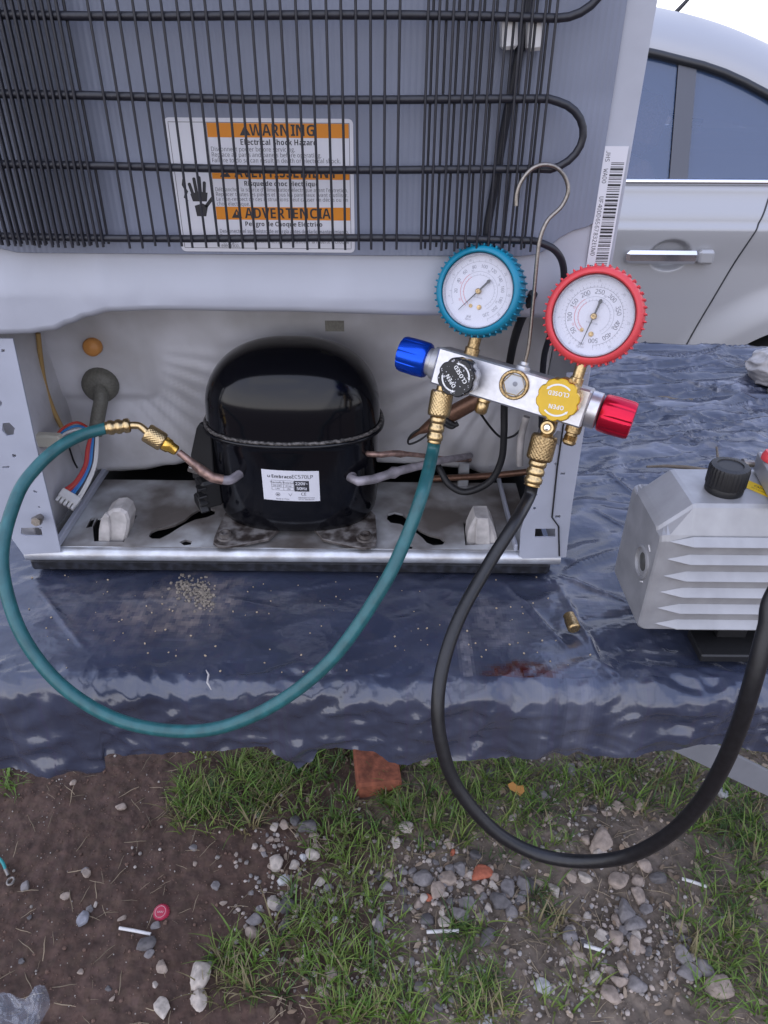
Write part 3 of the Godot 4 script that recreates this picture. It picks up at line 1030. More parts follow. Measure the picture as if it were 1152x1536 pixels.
	# upright flanges left and right of the opening, punched
	flange(fr, [[35, 832], [91, 828], [88, 812], [52, 660], [19, 508], [-75, 508], [-40, 640], [0, 770], [18, 838]].slice(0, 6) + [[-40, 640], [-2, 780]], [[[31, 801], [32, 792], [63, 791], [63, 792], [58, 792], [62, 794], [64, 804], [38, 804]], [[4, 635], [14, 634], [22, 642], [20, 653], [10, 654], [3, 646]], [[18, 681], [24, 682], [24, 686], [19, 686]], [[50, 735], [56, 737], [55, 740], [50, 738]], [[57, 759], [60, 760], [60, 762], [57, 761]], [[3, 700], [14, 699], [14, 702], [4, 702]], [[2, 524], [7, 524], [7, 528], [2, 528]], [[0, 600], [3, 604], [2, 609], [0, 609]]])
	flange(fr, [[779, 834], [784, 838], [849, 836], [858, 760], [880, 622], [882, 560], [850, 560], [838, 632], [810, 694], [781, 797]], [[[803, 793], [833, 793], [833, 806], [802, 806]], [[828, 655], [836, 646], [843, 647], [845, 658], [840, 668], [830, 667]], [[801, 742], [804, 740], [807, 742], [804, 745]], [[799, 762], [802, 760], [805, 762], [802, 765]], [[831, 695], [834, 693], [836, 696], [833, 698]], [[841, 709], [848, 709], [847, 712], [840, 712]], [[833, 773], [841, 773], [840, 777], [832, 777]]])
	# folded seam strip down the right flange
	var sp := []
	for q in [[846, 632], [836, 700], [828, 776], [838, 790], [839, 834]]: sp.append(at_z(q[0], q[1], FZ + 0.0014))
	tube_part("flange_seam", sp, 0.0009, M.rubber, fr, 6, 1)
	# return lips beside the tray
	box_part("tray_lip", Vector3(-0.3785, 0.9085, -0.865), Vector3(-0.3725, 0.9175, -0.678), 0.001, M.flange, fr)
	box_part("tray_lip", Vector3(0.150, 0.9085, -0.84), Vector3(0.154, 0.918, -0.678), 0.001, M.flange, fr)
	var bolt := MB.new()
	var bp := at_z(60, 776, -0.672)
	bolt.lathe(axis(bp, Vector3(0.15, 0.25, 1)), [Vector2(0, 0.016), Vector2(0.005, 0.016), Vector2(0.006, 0.014), Vector2(0.006, 0.008), Vector2(0.0045, 0.008), Vector2(0.0045, -0.005)], 6)
	put("bolt", bolt, M.steel, fr)
	# worn plastic feet that come up through the tray
	roller(fr, [[152, 822], [152, 786], [158, 772], [168, 765], [181, 764], [190, 770], [194, 782], [192, 798], [185, 822]], [[147, 824], [148, 795], [151, 779], [157, 771], [163, 776], [165, 790], [165, 824]], -0.697)
	roller(fr, [[699, 828], [702, 800], [708, 786], [713, 777], [734, 777], [739, 786], [745, 803], [749, 828]], [[713, 828], [714, 790], [716, 778], [733, 778], [735, 790], [736, 828]], -0.697)
	build_condenser(fr)
	build_labels(fr)
	# cable outlet, wires, plug
	var go := at_z(150, 578, -0.826)
	mb = MB.new()
	mb.lathe(axis(go, Vector3(0.05, 0.05, 1)), [Vector2(0.022, -0.004), Vector2(0.021, 0.004), Vector2(0.015, 0.009), Vector2(0.0, 0.011)], 24)
	var gr := put("cable_grommet", mb, M.grommet, fr)
	tube_part("conduit", [go + Vector3(0.001, 0, 0.006), at_z(152, 596, -0.812), at_z(147, 625, -0.805), at_z(143, 652, -0.80)], 0.0085, M.grommet, gr, 12)
	mb = MB.new()
	mb.lathe(axis(at_z(138, 521, -0.818), Vector3(0, 0.1, 1)), [Vector2(0.0105, -0.006), Vector2(0.0105, 0.002), Vector2(0.008, 0.005), Vector2(0, 0.006)], 20)
	put("orange_plug", mb, M.orange, fr)
	tube_part("yellow_wire", [at_z(57, 500, -0.80), at_z(62, 545, -0.80), at_z(68, 580, -0.80), at_z(80, 615, -0.80), at_z(92, 640, -0.80)], 0.0028, mat(0.42, 0.27, 0.10, 0.6), fr, 8)
	tube_part("ground_wire", [at_z(103, 668, -0.80), at_z(110, 690, -0.81), at_z(116, 702, -0.81)], 0.0012, M.black, fr, 6)
	var bs := MB.new()
	bs.box(Transform3D(Basis(Vector3(0, 0, 1), -0.05), at_z(73, 660, -0.75)), Vector3(0.030, 0.016, 0.012), 0.002)
	put("wire_clip", bs, M.beige, fr)
	var pl := MB.new()
	var pc := at_z(105, 746, -0.745)
	var pb := facing(pc, (eye - pc).normalized() + Vector3(0, 0.3, 0), view_basis * Vector3(0.53, 0.85, 0))
	pl.box(pb, Vector3(0.0245, 0.011, 0.012), 0.001)
	for k in 5: pl.box(Transform3D(pb.basis, pb * Vector3(-0.0098 + k * 0.0049, -0.0085, 0)), Vector3(0.0036, 0.007, 0.010), 0.0006)
	put("wire_connector", pl, M.white, fr)
	var hues := [mat(0.45, 0.03, 0.03, 0.45), mat(0.5, 0.06, 0.04, 0.45), mat(0.40, 0.04, 0.05, 0.45), mat(0.03, 0.14, 0.45, 0.45), mat(0.04, 0.22, 0.52, 0.45), mat(0.03, 0.03, 0.05, 0.45), M.white, M.white]
	for k in 8:
		var f := k / 7.0
		var e := pb * Vector3(-0.0105 + 0.021 * f, 0.004, 0.0015 * (k % 2))
		tube_part("wire", [at_z(139 + 7 * f, 646, -0.800), at_z(131 + 15 * f, 672, -0.785), at_z(127 + 16 * f, 698, -0.772), at_z(113 + 21 * f, 722, -0.757), e], 0.0019, hues[k], fr, 7)
	for k in 3:
		tube_part("wire", [at_z(140, 648, -0.80), at_z(118, 634 + 5 * k, -0.785), at_z(98, 640 + 5 * k, -0.77), at_z(82, 655 + 3 * k, -0.752), at_z(76, 661, -0.748)], 0.0016, hues[[1, 4, 7][k]], fr, 7)
	# pipework right of the compressor
	tube_part("filter_drier", [at_z(612, 660, -0.775), at_z(628, 648, -0.77), at_z(648, 638, -0.765), at_z(690, 614, -0.755), at_z(716, 600, -0.75), at_z(730, 590, -0.75)], [0.0012, 0.003, 0.0085, 0.0095, 0.009, 0.004], M.browncopper, fr, 14, 1)
	tube_part("cable_tie", [at_z(659, 622, -0.762), at_z(664, 632, -0.750), at_z(676, 640, -0.749), at_z(682, 638, -0.75)], 0.003, M.rubber, fr, 7)
	tube_part("cable_tie", [at_z(664, 619, -0.762), at_z(669, 629, -0.750), at_z(681, 637, -0.749), at_z(687, 635, -0.75)], 0.003, M.rubber, fr, 7)
	tube_part("capillary", [at_z(640, 640, -0.77), at_z(622, 648, -0.765), at_z(613, 658, -0.765), at_z(614, 666, -0.765), at_z(630, 660, -0.765), at_z(650, 645, -0.77)], 0.0013, M.black, fr, 7)
	tube_part("capillary", [at_z(715, 612, -0.76), at_z(735, 640, -0.77), at_z(752, 656, -0.775), at_z(770, 654, -0.775), at_z(785, 640, -0.775)], 0.0014, M.black, fr, 7)
	tube_part("black_cable", [at_z(800, 440, -0.66), at_z(779, 486, -0.68), at_z(767, 530, -0.72), at_z(757, 600, -0.75), at_z(756, 650, -0.75), at_z(752, 690, -0.75), at_z(735, 722, -0.75), at_z(700, 738, -0.755), at_z(675, 728, -0.76), at_z(660, 705, -0.77), at_z(655, 694, -0.78)], 0.0042, M.rubber, fr, 10)
	tube_part("drain_tube", [at_z(790, 625, -0.74), at_z(783, 650, -0.74), at_z(780, 675, -0.74), at_z(780, 698, -0.74)], 0.004, M.dirtywhite, fr, 10)
	tube_part("copper_pipe", [at_z(648, 718, -0.82), at_z(690, 716, -0.82), at_z(740, 713, -0.82), at_z(800, 707, -0.81)], 0.0042, M.browncopper, fr, 10)
	box_part("strut", at_z(686, 738, -0.825), at_z(704, 690, -0.835), 0.001, M.galv, fr)
	box_part("tape_scrap", at_z(488, 497, -0.765), at_z(516, 481, -0.7655), 0.0, M.grommet, fr)

func flange(fr: Node, outline: Array, holes: Array) -> void:
	var c := CSGPolygon3D.new()
	var pg := PackedVector2Array()
	for q in outline:
		var p := at_z(q[0], q[1], FZ)
		pg.append(Vector2(p.x - fr.position.x, p.y - fr.position.y))
	if Geometry2D.is_polygon_clockwise(pg): pg.reverse()
	c.name = "flange"
	c.polygon = pg
	c.depth = 0.0022
	c.position = Vector3(0, 0, FZ - fr.position.z)
	c.material = M.flange
	fr.add_child(c, true)
	for h in holes:
		var s := CSGPolygon3D.new()
		var hp := PackedVector2Array()
		for q in h:
			var p := at_z(q[0], q[1], FZ)
			hp.append(Vector2(p.x - fr.position.x, p.y - fr.position.y))
		s.polygon = hp
		s.depth = 0.02
		s.position = Vector3(0, 0, 0.01)
		s.operation = CSGShape3D.OPERATION_SUBTRACTION
		s.material = M.flange
		s.name = "hole"
		c.add_child(s, true)
	# the edge of the sheet is folded back along the opening

func roller(fr: Node, block: Array, strap: Array, z: float) -> void:
	var mb := MB.new()
	var pg := PackedVector2Array()
	for q in block:
		var p := at_z(q[0], q[1], z)
		pg.append(Vector2(p.x, p.y))
	mb.prism(Transform3D(Basis(), Vector3(0, 0, z - 0.026)), pg, 0.026, 0.003)
	var o := put("plastic_foot", mb, M.dirtywhite, fr)
	mb = MB.new()
	pg = PackedVector2Array()
	for q in strap:
		var p := at_z(q[0], q[1], z + 0.003)
		pg.append(Vector2(p.x, p.y))
	mb.prism(Transform3D(Basis(), Vector3(0, 0, z - 0.001)), pg, 0.004, 0.0012)
	put("strap", mb, M.dirtywhite, o)

func build_condenser(fr: Node) -> void:
	# serpentine of black tube, upright wires welded on both sides
	var z := -0.645
	var ys := [1.259, 1.3135, 1.363, 1.4155, 1.468, 1.52, 1.572, 1.624, 1.676, 1.728, 1.78]
	var xa := -0.345
	var xb := 0.124
	var pts := PackedVector3Array()
	# the lowest run comes up out of the compartment on the right
	for q in smooth_path([at_z(812, 640, -0.70), at_z(815, 545, -0.69), at_z(826, 500, -0.672), at_z(843, 440, -0.660), at_z(845, 400, -0.655), at_z(832, 375, -0.648), at_z(805, 362, z)], 8): pts.append(q)
	for i in ys.size():
		var y: float = ys[i]
		var left := i % 2 == 0
		var x0 := xb if left else xa
		var x1 := xa if left else xb
		for k in 9: pts.append(Vector3(lerpf(x0, x1, k / 8.0), y + 0.0012 * sin(k * 0.8 + i), z))
		if i < ys.size() - 1:
			var r: float = (ys[i + 1] - y) * 0.5
			for k in range(1, 12):
				var a := -PI / 2 + PI * k / 12.0
				pts.append(Vector3(x1 + (-1.0 if left else 1.0) * cos(a) * r * 1.25, y + r + sin(a) * r, z))
	var mb := MB.new()
	mb.tube(pts, 0.0031, 12)
	var co := put("condenser_tube", mb, M.wire, fr)
	var spots := []
	var x := -0.338
	var k := 0
	while x < -0.238:
		spots.append([x, k % 2])
		x += 0.0027
		k += 1
	for px in [156, 177, 198, 220, 241, 260, 282, 302, 322, 344, 364, 387, 407, 428, 450, 471, 493, 514, 535, 556, 577, 598]: spots.append([at_z(px, 146, z + 0.004).x, 0])
	k = 0
	for px in [638, 646, 654, 665, 674, 683, 693, 702, 711, 719, 730, 737, 750, 763, 771, 778, 786, 794, 804, 812, 820]:
		spots.append([at_z(px, 146, z + 0.002).x, k % 2])
		k += 1
	for s in spots:
		var zz: float = z + (0.0040 if s[1] == 0 else -0.0040)
		var low: float = 1.2515 + rng.randf_range(-0.001, 0.0015)
		var j := rng.randf_range(-0.0007, 0.0007)
		mb = MB.new()
		mb.tube(pv([Vector3(s[0] + j, low, zz), Vector3(s[0], 1.31, zz), Vector3(s[0], 1.45, zz), Vector3(s[0], 1.785, zz)]), 0.00118 if s[0] < -0.237 else 0.00108, 7)
		put("condenser_wire", mb, M.wire, co)
	# stand-off clip and the tube behind the wires
	for q in [[763, 50], [801, 52]]:
		mb = MB.new()
		mb.box(Transform3D(Basis(Vector3(0, 0, 1), 0.1), at_z(q[0], q[1], -0.658)), Vector3(0.012, 0.021, 0.018), 0.0025)
		put("standoff_clip", mb, M.white, fr)
	tube_part("black_cable", [Vector3(0.118, 1.70, -0.664), at_z(792, 0, -0.664), at_z(778, 80, -0.664), at_z(757, 190, -0.665), at_z(742, 280, -0.665), at_z(730, 352, -0.664), at_z(735, 400, -0.662)], 0.0036, M.wire, fr, 10)

func build_labels(fr: Node) -> void:
	# warning label in three languages behind the wires
	var xf := Transform3D(Basis(), at_z(408, 278, FZ + 0.0042))
	var tl := at_z(258, 176, FZ + 0.0042)
	var br := at_z(534, 379, FZ + 0.0042)
	var w := br.x - tl.x + 0.006
	var h := tl.y - br.y
	xf.origin = Vector3((at_z(395, 278, FZ + 0.0042)).x, (tl.y + br.y) * 0.5, FZ + 0.0042)
	var mb := MB.new()
	mb.col = Color(0.70, 0.70, 0.73)
	mb.prism(xf, round_rect(-w / 2, -h / 2, w / 2, h / 2, 0.004), 0.0003)
	var l := func(d: float) -> Transform3D: return xf.translated_local(Vector3(0, 0, 0.0003 + d))
	var ink := Color(0.03, 0.028, 0.032)
	var grey := Color(0.10, 0.10, 0.11)
	var orange := Color(0.72, 0.25, 0.012)
	# border and divider
	mb.col = ink
	for e in [[-w / 2 + 0.003, -h / 2 + 0.003, w / 2 - 0.003, -h / 2 + 0.0034], [-w / 2 + 0.003, h / 2 - 0.0034, w / 2 - 0.003, h / 2 - 0.003], [-w / 2 + 0.003, -h / 2 + 0.0036, -w / 2 + 0.0034, h / 2 - 0.0036], [w / 2 - 0.0034, -h / 2 + 0.0036, w / 2 - 0.003, h / 2 - 0.0036], [-w * 0.5 + 0.034, -h / 2 + 0.0036, -w * 0.5 + 0.0343, h / 2 - 0.0036]]:
		mb.prism(l.call(0.00006), PackedVector2Array([Vector2(e[0], e[1]), Vector2(e[2], e[1]), Vector2(e[2], e[3]), Vector2(e[0], e[3])]), 0.0)
	var x0 := -w * 0.5 + 0.0345
	var x1 := w * 0.5 - 0.0036
	var xm := (x0 + x1) * 0.5
	var top := h / 2 - 0.0036
	var bands := [[top, "WARNING", 0.0], [top - 0.0315, "AVERTISSEMENT", 0.0], [top - 0.0640, "ADVERTENCIA", 0.0]]
	for b in bands:
		mb.col = orange
		mb.prism(l.call(0.0001), PackedVector2Array([Vector2(x0, b[0] - 0.0105), Vector2(x1, b[0] - 0.0105), Vector2(x1, b[0]), Vector2(x0, b[0])]), 0.0)
		mb.col = ink
		var tw: float = b[1].length() * 0.0066
		mb.text(l.call(0.0002).translated_local(Vector3(xm + 0.004, b[0] - 0.0053, 0)), b[1], 0.0082, true)
		var tx: float = xm - tw * 0.5 - 0.004
		mb.prism(l.call(0.0002), PackedVector2Array([Vector2(tx - 0.0045, b[0] - 0.009), Vector2(tx + 0.0045, b[0] - 0.009), Vector2(tx, b[0] - 0.0015)]), 0.0)
		mb.col = orange
		mb.prism(l.call(0.00027), PackedVector2Array([Vector2(tx - 0.0005, b[0] - 0.0065), Vector2(tx + 0.0005, b[0] - 0.0065), Vector2(tx + 0.0006, b[0] - 0.004), Vector2(tx - 0.0006, b[0] - 0.004)]), 0.0)
	for q in [[0, "Electrical Shock Hazard", 0.0042, -0.0140, ink, true], [0, "Disconnect power before servicing.", 0.0033, -0.0193, grey, false], [0, "Replace all parts and panels before operating.", 0.0033, -0.0235, grey, false], [0, "Failure to do so can result in death or electrical shock.", 0.0033, -0.0277, grey, false],
			[1, "Risque de choc électrique", 0.0038, -0.0140, ink, true], [1, "Débrancher la source d'alimentation électrique avant l'entretien.", 0.0030, -0.0188, grey, false], [1, "Replacer toutes les pièces et tous les panneaux avant d'utiliser.", 0.0030, -0.0226, grey, false], [1, "Le non-respect de ces instructions peut causer un décès ou un", 0.0030, -0.0264, grey, false], [1, "choc électrique.", 0.0030, -0.0302, grey, false],
			[2, "Peligro de Choque Eléctrico", 0.0038, -0.0140, ink, true], [2, "Desconecte el suministro de energía antes de darle mantenimiento.", 0.0030, -0.0200, grey, false], [2, "Reemplace todas las piezas y paneles antes de operar.", 0.0030, -0.0242, grey, false], [2, "No seguir estas instrucciones puede ocasionar la muerte o choque", 0.0030, -0.0284, grey, false], [2, "eléctrico.", 0.0030, -0.0322, grey, false]]:
		var tm := MB.new()
		tm.col = q[4]
		tm.text(Transform3D(), q[1], q[2], q[5])
		var lo := 1e9
		var hi := -1e9
		for p in tm.v:
			lo = minf(lo, p.x)
			hi = maxf(hi, p.x)
		var fit: float = minf(1.0, (x1 - x0 - 0.003) / maxf(hi - lo, 0.001))
		var cx: float = xm if q[5] else x0 + 0.0015 + (hi - lo) * fit * 0.5
		mb.col = q[4]
		mb.text(l.call(0.00012).translated_local(Vector3(cx, bands[q[0]][0] + q[3], 0)).scaled_local(Vector3(fit, 1, 1)), q[1], q[2], q[5])
	# pictogram: raised hand struck by a bolt
	mb.col = ink
	var hx := -w * 0.5 + 0.0215
	var hy := -0.007
	for f in [[-0.0058, 0.004, -0.25, 0.011], [-0.0022, 0.006, -0.08, 0.013], [0.0014, 0.0065, 0.03, 0.0135], [0.0048, 0.005, 0.14, 0.011], [0.0085, -0.004, 0.75, 0.009]]:
		var ft: Transform3D = l.call(0.00012).translated_local(Vector3(hx + f[0], hy + f[1], 0)).rotated_local(Vector3(0, 0, 1), -f[2])
		mb.prism(ft, round_rect(-0.0014, -0.006, 0.0014, f[3] - 0.004, 0.0012), 0.0)
	mb.prism(l.call(0.00014), PackedVector2Array([Vector2(hx - 0.0075, hy + 0.002), Vector2(hx - 0.006, hy - 0.004), Vector2(hx + 0.006, hy - 0.004), Vector2(hx + 0.0075, hy + 0.003), Vector2(hx, hy + 0.004)]), 0.0)
	mb.prism(l.call(0.00012), PackedVector2Array([Vector2(hx - 0.005, hy - 0.0075), Vector2(hx - 0.004, hy - 0.016), Vector2(hx + 0.004, hy - 0.016), Vector2(hx + 0.0065, hy - 0.0075), Vector2(hx + 0.002, hy - 0.0055)]), 0.0)
	mb.prism(l.call(0.00012), PackedVector2Array([Vector2(hx - 0.0125, hy + 0.014), Vector2(hx - 0.0105, hy + 0.013), Vector2(hx - 0.0115, hy + 0.008), Vector2(hx - 0.009, hy + 0.004), Vector2(hx - 0.0115, hy - 0.001), Vector2(hx - 0.0095, hy - 0.004), Vector2(hx - 0.0135, hy - 0.001), Vector2(hx - 0.0115, hy + 0.004), Vector2(hx - 0.0138, hy + 0.009)]), 0.0)
	var wl := put("warning_label", mb, M.paper, fr)
	wl.set_meta("label", "white sticker with three orange bands behind the condenser wires")
	# barcode strip on the right edge
	var a := at_z(907, 219, FZ + 0.0024)
	var b2 := at_z(943, 221, FZ + 0.0024)
	var c2 := at_z(872, 420, FZ + 0.0024)
	var bw := b2.x - a.x
	var bh := a.y - c2.y
	mb = MB.new()
	mb.col = Color(0.72, 0.72, 0.75)
	var bo := Transform3D(Basis(), Vector3(a.x, c2.y, FZ + 0.0024))
	mb.prism(bo, PackedVector2Array([Vector2(0, 0), Vector2(bw, 0), Vector2(bw, bh), Vector2(0, bh)]), 0.0004)
	mb.col = ink
	var y := 0.0
	var brng := RandomNumberGenerator.new()
	brng.seed = 44
	while y < bh - 0.012:
		var t: float = [0.0006, 0.0006, 0.0012, 0.0018][brng.randi() % 4]
		mb.prism(bo.translated_local(Vector3(0, 0, 0.00048)), PackedVector2Array([Vector2(bw * 0.38, y), Vector2(bw * 0.92, y), Vector2(bw * 0.92, y + t), Vector2(bw * 0.38, y + t)]), 0.0)
		y += t + [0.0006, 0.0009, 0.0013][brng.randi() % 3]
	for q in [["JHS", 0.93], ["WA00", 0.79], ["UF40DD6567832EUW0", 0.42], ["EG R5", 0.06]]:
		mb.text(bo.translated_local(Vector3(bw * 0.19, bh * q[1], 0.0005)).rotated_local(Vector3(0, 0, 1), -PI / 2), q[0], 0.0036, false, true)
	var bl := put("barcode_label", mb, M.paper, fr)
	bl.set_meta("label", "long white barcode sticker on the right edge")

# ------------------------------------------------------------------ compressor
func build_compressor() -> void:
	var cx := -0.1045
	var cz := -0.762
	var co := thing("compressor", "glossy black domed compressor with a white data sticker, bolted to the tray in the fridge", "compressor", Vector3(cx, 0.908, cz))
	var a := 0.1005
	var b := 0.0665
	var ys := 1.0335           # seam height
	var oval := func(rx: float, rz: float, y: float, m := 64) -> PackedVector3Array:
		var r := PackedVector3Array()
		for k in m:
			var t: float = TAU * k / m
			var e := 2.0 / 2.35
			r.append(Vector3(cx + rx * signf(cos(t)) * pow(absf(cos(t)), e), y, cz + rz * signf(sin(t)) * pow(absf(sin(t)), e)))
		return r
	var rows := []
	for q in [[0.60, 0.55, 0.9125], [0.80, 0.80, 0.9130], [0.895, 0.885, 0.917], [0.935, 0.93, 0.926], [0.952, 0.955, 0.945], [0.958, 0.965, 0.985], [0.958, 0.965, 1.022], [0.985, 0.985, 1.030]]: rows.append(oval.call(a * q[0], b * q[1], q[2]))
	var mb := MB.new()
	mb.grid(rows, true)
	mb.disc(Vector3(cx, 0.9125, cz), rows[0], Vector3.DOWN)
	var body := put("lower_shell", mb, M.shell, co)
	rows = []
	for k in 23:
		var u := k / 22.0
		# straight collar, round shoulder, nearly flat crown
		var an := maxf(0.0, (u - 0.16) / 0.84) * PI * 0.5
		var yy := ys + 0.003 + 0.016 * minf(1.0, u / 0.16) + 0.0740 * pow(sin(an), 0.95)
		var s := pow(maxf(cos(an), 0.0), 0.79) * (1.0 - 0.012 * minf(1.0, u / 0.16))
		s = maxf(s, 0.004)
		var ring: PackedVector3Array = oval.call(a * 0.992 * s, b * 0.992 * s, yy)
		for j in ring.size(): ring[j].z -= 0.004 * u * u
		rows.append(ring)
	mb = MB.new()
	mb.grid(rows, true)
	mb.disc(Vector3(cx, rows[22][0].y, cz - 0.004), rows[22], Vector3.UP)
	put("dome", mb, M.shell, co)
	# welded seam: lip and bead
	mb = MB.new()
	var lp: PackedVector3Array = oval.call(a * 1.012, b * 1.018, ys - 0.001)
	lp.append(lp[0]); lp.append(lp[1])
	mb.tube(lp, 0.0026, 8, false)
	put("seam_lip", mb, M.shell, co)
	mb = MB.new()
	var br: PackedVector3Array = oval.call(a * 1.004, b * 1.008, ys + 0.0028, 160)
	for j in br.size(): br[j] += Vector3(0, 0.0009 * noise.get_noise_1d(j * 0.9), 0)
	br.append(br[0]); br.append(br[1])
	mb.tube(br, 0.0021, 7, false)
	put("weld_bead", mb, M.seam, co)
	# mounting feet
	for s in [[-1.0, 1.0], [1.0, 1.0], [-1.0, -1.0], [1.0, -1.0]]:
		var bolt_at := Vector3(cx + s[0] * 0.083 + (0.004 if s[0] < 0 else 0.0), 0.9165, cz + s[1] * 0.070)
		var pg := PackedVector2Array()
		var dx: float = s[0]
		var dz: float = s[1]
		for q in [[-0.062, -0.020], [-0.050, 0.002], [-0.030, 0.010], [-0.016, 0.0155], [-0.004, 0.0185], [0.006, 0.0175], [0.0125, 0.011], [0.0135, 0.0], [0.013, -0.014], [0.011, -0.050], [0.002, -0.066]]:
			pg.append(Vector2(bolt_at.x + q[0] * dx, -(bolt_at.z + q[1] * dz)))
		mb = MB.new()
		mb.prism(Transform3D(Basis(Vector3(1, 0, 0), Vector3(0, 0, -1), Vector3(0, 1, 0)), Vector3(0, 0.9125, 0)), pg, 0.0035, 0.0008)
		var ft := put("mounting_foot", mb, M.foot, co)
		mb = MB.new()
		mb.lathe(Transform3D(Basis(), bolt_at), [Vector2(0.0, 0.003), Vector2(0.003, 0.003), Vector2(0.0045, 0.006), Vector2(0.0065, 0.006), Vector2(0.0072, 0.002), Vector2(0.0095, 0.0015), Vector2(0.0105, -0.001)], 22)
		put("rubber_mount", mb, M.foot, ft)
		mb = MB.new()
		mb.lathe(Transform3D(Basis(), bolt_at - Vector3(0, 0.009, 0)), [Vector2(0.011, 0), Vector2(0.011, 0.005)], 18)
		put("rubber_sleeve", mb, M.rubber, ft)
	# data sticker curved round the shell
	build_data_label(body, cx, cz, a * 0.958, b * 0.965)
	# pipe stubs
	var st := at_z(345, 718, -0.700)
	var p1 := at_z(330, 719, -0.690)
	mb = MB.new()
	mb.tube(smooth_path([Vector3(st.x + 0.012, st.y + 0.002, -0.712), st + Vector3(0.002, 0.002, 0.006), p1], 6), 0.0052, 12)
	put("process_stub", mb, M.greytube, co)
	var pr := tube_part("process_tube", [p1 + Vector3(0.003, -0.0005, 0), at_z(318, 716, -0.688), at_z(303, 706, -0.690), at_z(283, 690, -0.692), at_z(268, 678, -0.694)], [0.0056, 0.0056, 0.0058, 0.0040, 0.0038], M.copper, co, 12, 1)
	tube_part("suction_tube", [Vector3(cx + 0.070, 0.985, cz + 0.035), at_z(526, 717, -0.706), at_z(537, 722, -0.704), at_z(560, 719, -0.708), at_z(600, 706, -0.735), at_z(655, 692, -0.765), at_z(690, 686, -0.80), at_z(705, 684, -0.84)], [0.005, 0.0052, 0.0055, 0.0053, 0.0052, 0.0046, 0.0044, 0.0044], M.greytube, co, 12, 1)
	mb = MB.new()
	mb.tube(pv([at_z(584, 711, -0.727), at_z(590, 709, -0.730), at_z(597, 707, -0.734)]), [0.0055, 0.0072, 0.0055], 12)
	put("solder_joint", mb, M.greytube, co)
	tube_part("discharge_tube", [Vector3(cx + 0.080, 1.006, cz + 0.024), at_z(553, 681, -0.722), at_z(572, 682, -0.722), at_z(588, 680, -0.73), at_z(600, 681, -0.735), at_z(610, 681, -0.74), at_z(640, 684, -0.76), at_z(680, 690, -0.79), at_z(705, 690, -0.83)], [0.003, 0.0033, 0.0036, 0.0037, 0.0045, 0.003, 0.0028, 0.0026, 0.0026], M.copper, co, 10, 1)
	# terminal cover and relay hung on the left flank
	mb = MB.new()
	mb.box(Transform3D(Basis(Vector3(0, 1, 0), 0.5), Vector3(cx - 0.104, 0.952, cz + 0.022)), Vector3(0.024, 0.036, 0.032), 0.003)
	mb.box(Transform3D(Basis(Vector3(0, 1, 0), 0.5), Vector3(cx - 0.113, 0.936, cz + 0.027)), Vector3(0.012, 0.014, 0.03), 0.002)
	var rl := put("relay", mb, M.cap, co)
	for k in 4:
		mb = MB.new()
		mb.box(Transform3D(Basis(Vector3(0, 1, 0), 0.5) * Basis(Vector3(1, 0, 0), 0.3 * k), Vector3(cx - 0.108, 0.964 - 0.009 * k, cz + 0.04)), Vector3(0.010, 0.0035, 0.012), 0.0008)
		put("terminal", mb, M.black, rl)
	mb = MB.new()
	mb.prism(facing(Vector3(cx - 0.108, 0.985, cz + 0.018), Vector3(-0.4, 0.1, 1), Vector3.UP), PackedVector2Array([Vector2(-0.012, -0.02), Vector2(0.018, -0.02), Vector2(0.018, 0.045), Vector2(0.004, 0.052), Vector2(-0.001, 0.045), Vector2(-0.012, 0.01)]), 0.006, 0.001)
	put("terminal_cover", mb, M.cap, co)
	mb = MB.new()
	mb.box(Transform3D(Basis(Vector3(0, 0, 1), -0.35), Vector3(cx - 0.116, 0.983, cz + 0.030)), Vector3(0.013, 0.007, 0.008), 0.001)
	put("spring_clip", mb, M.steel, co)

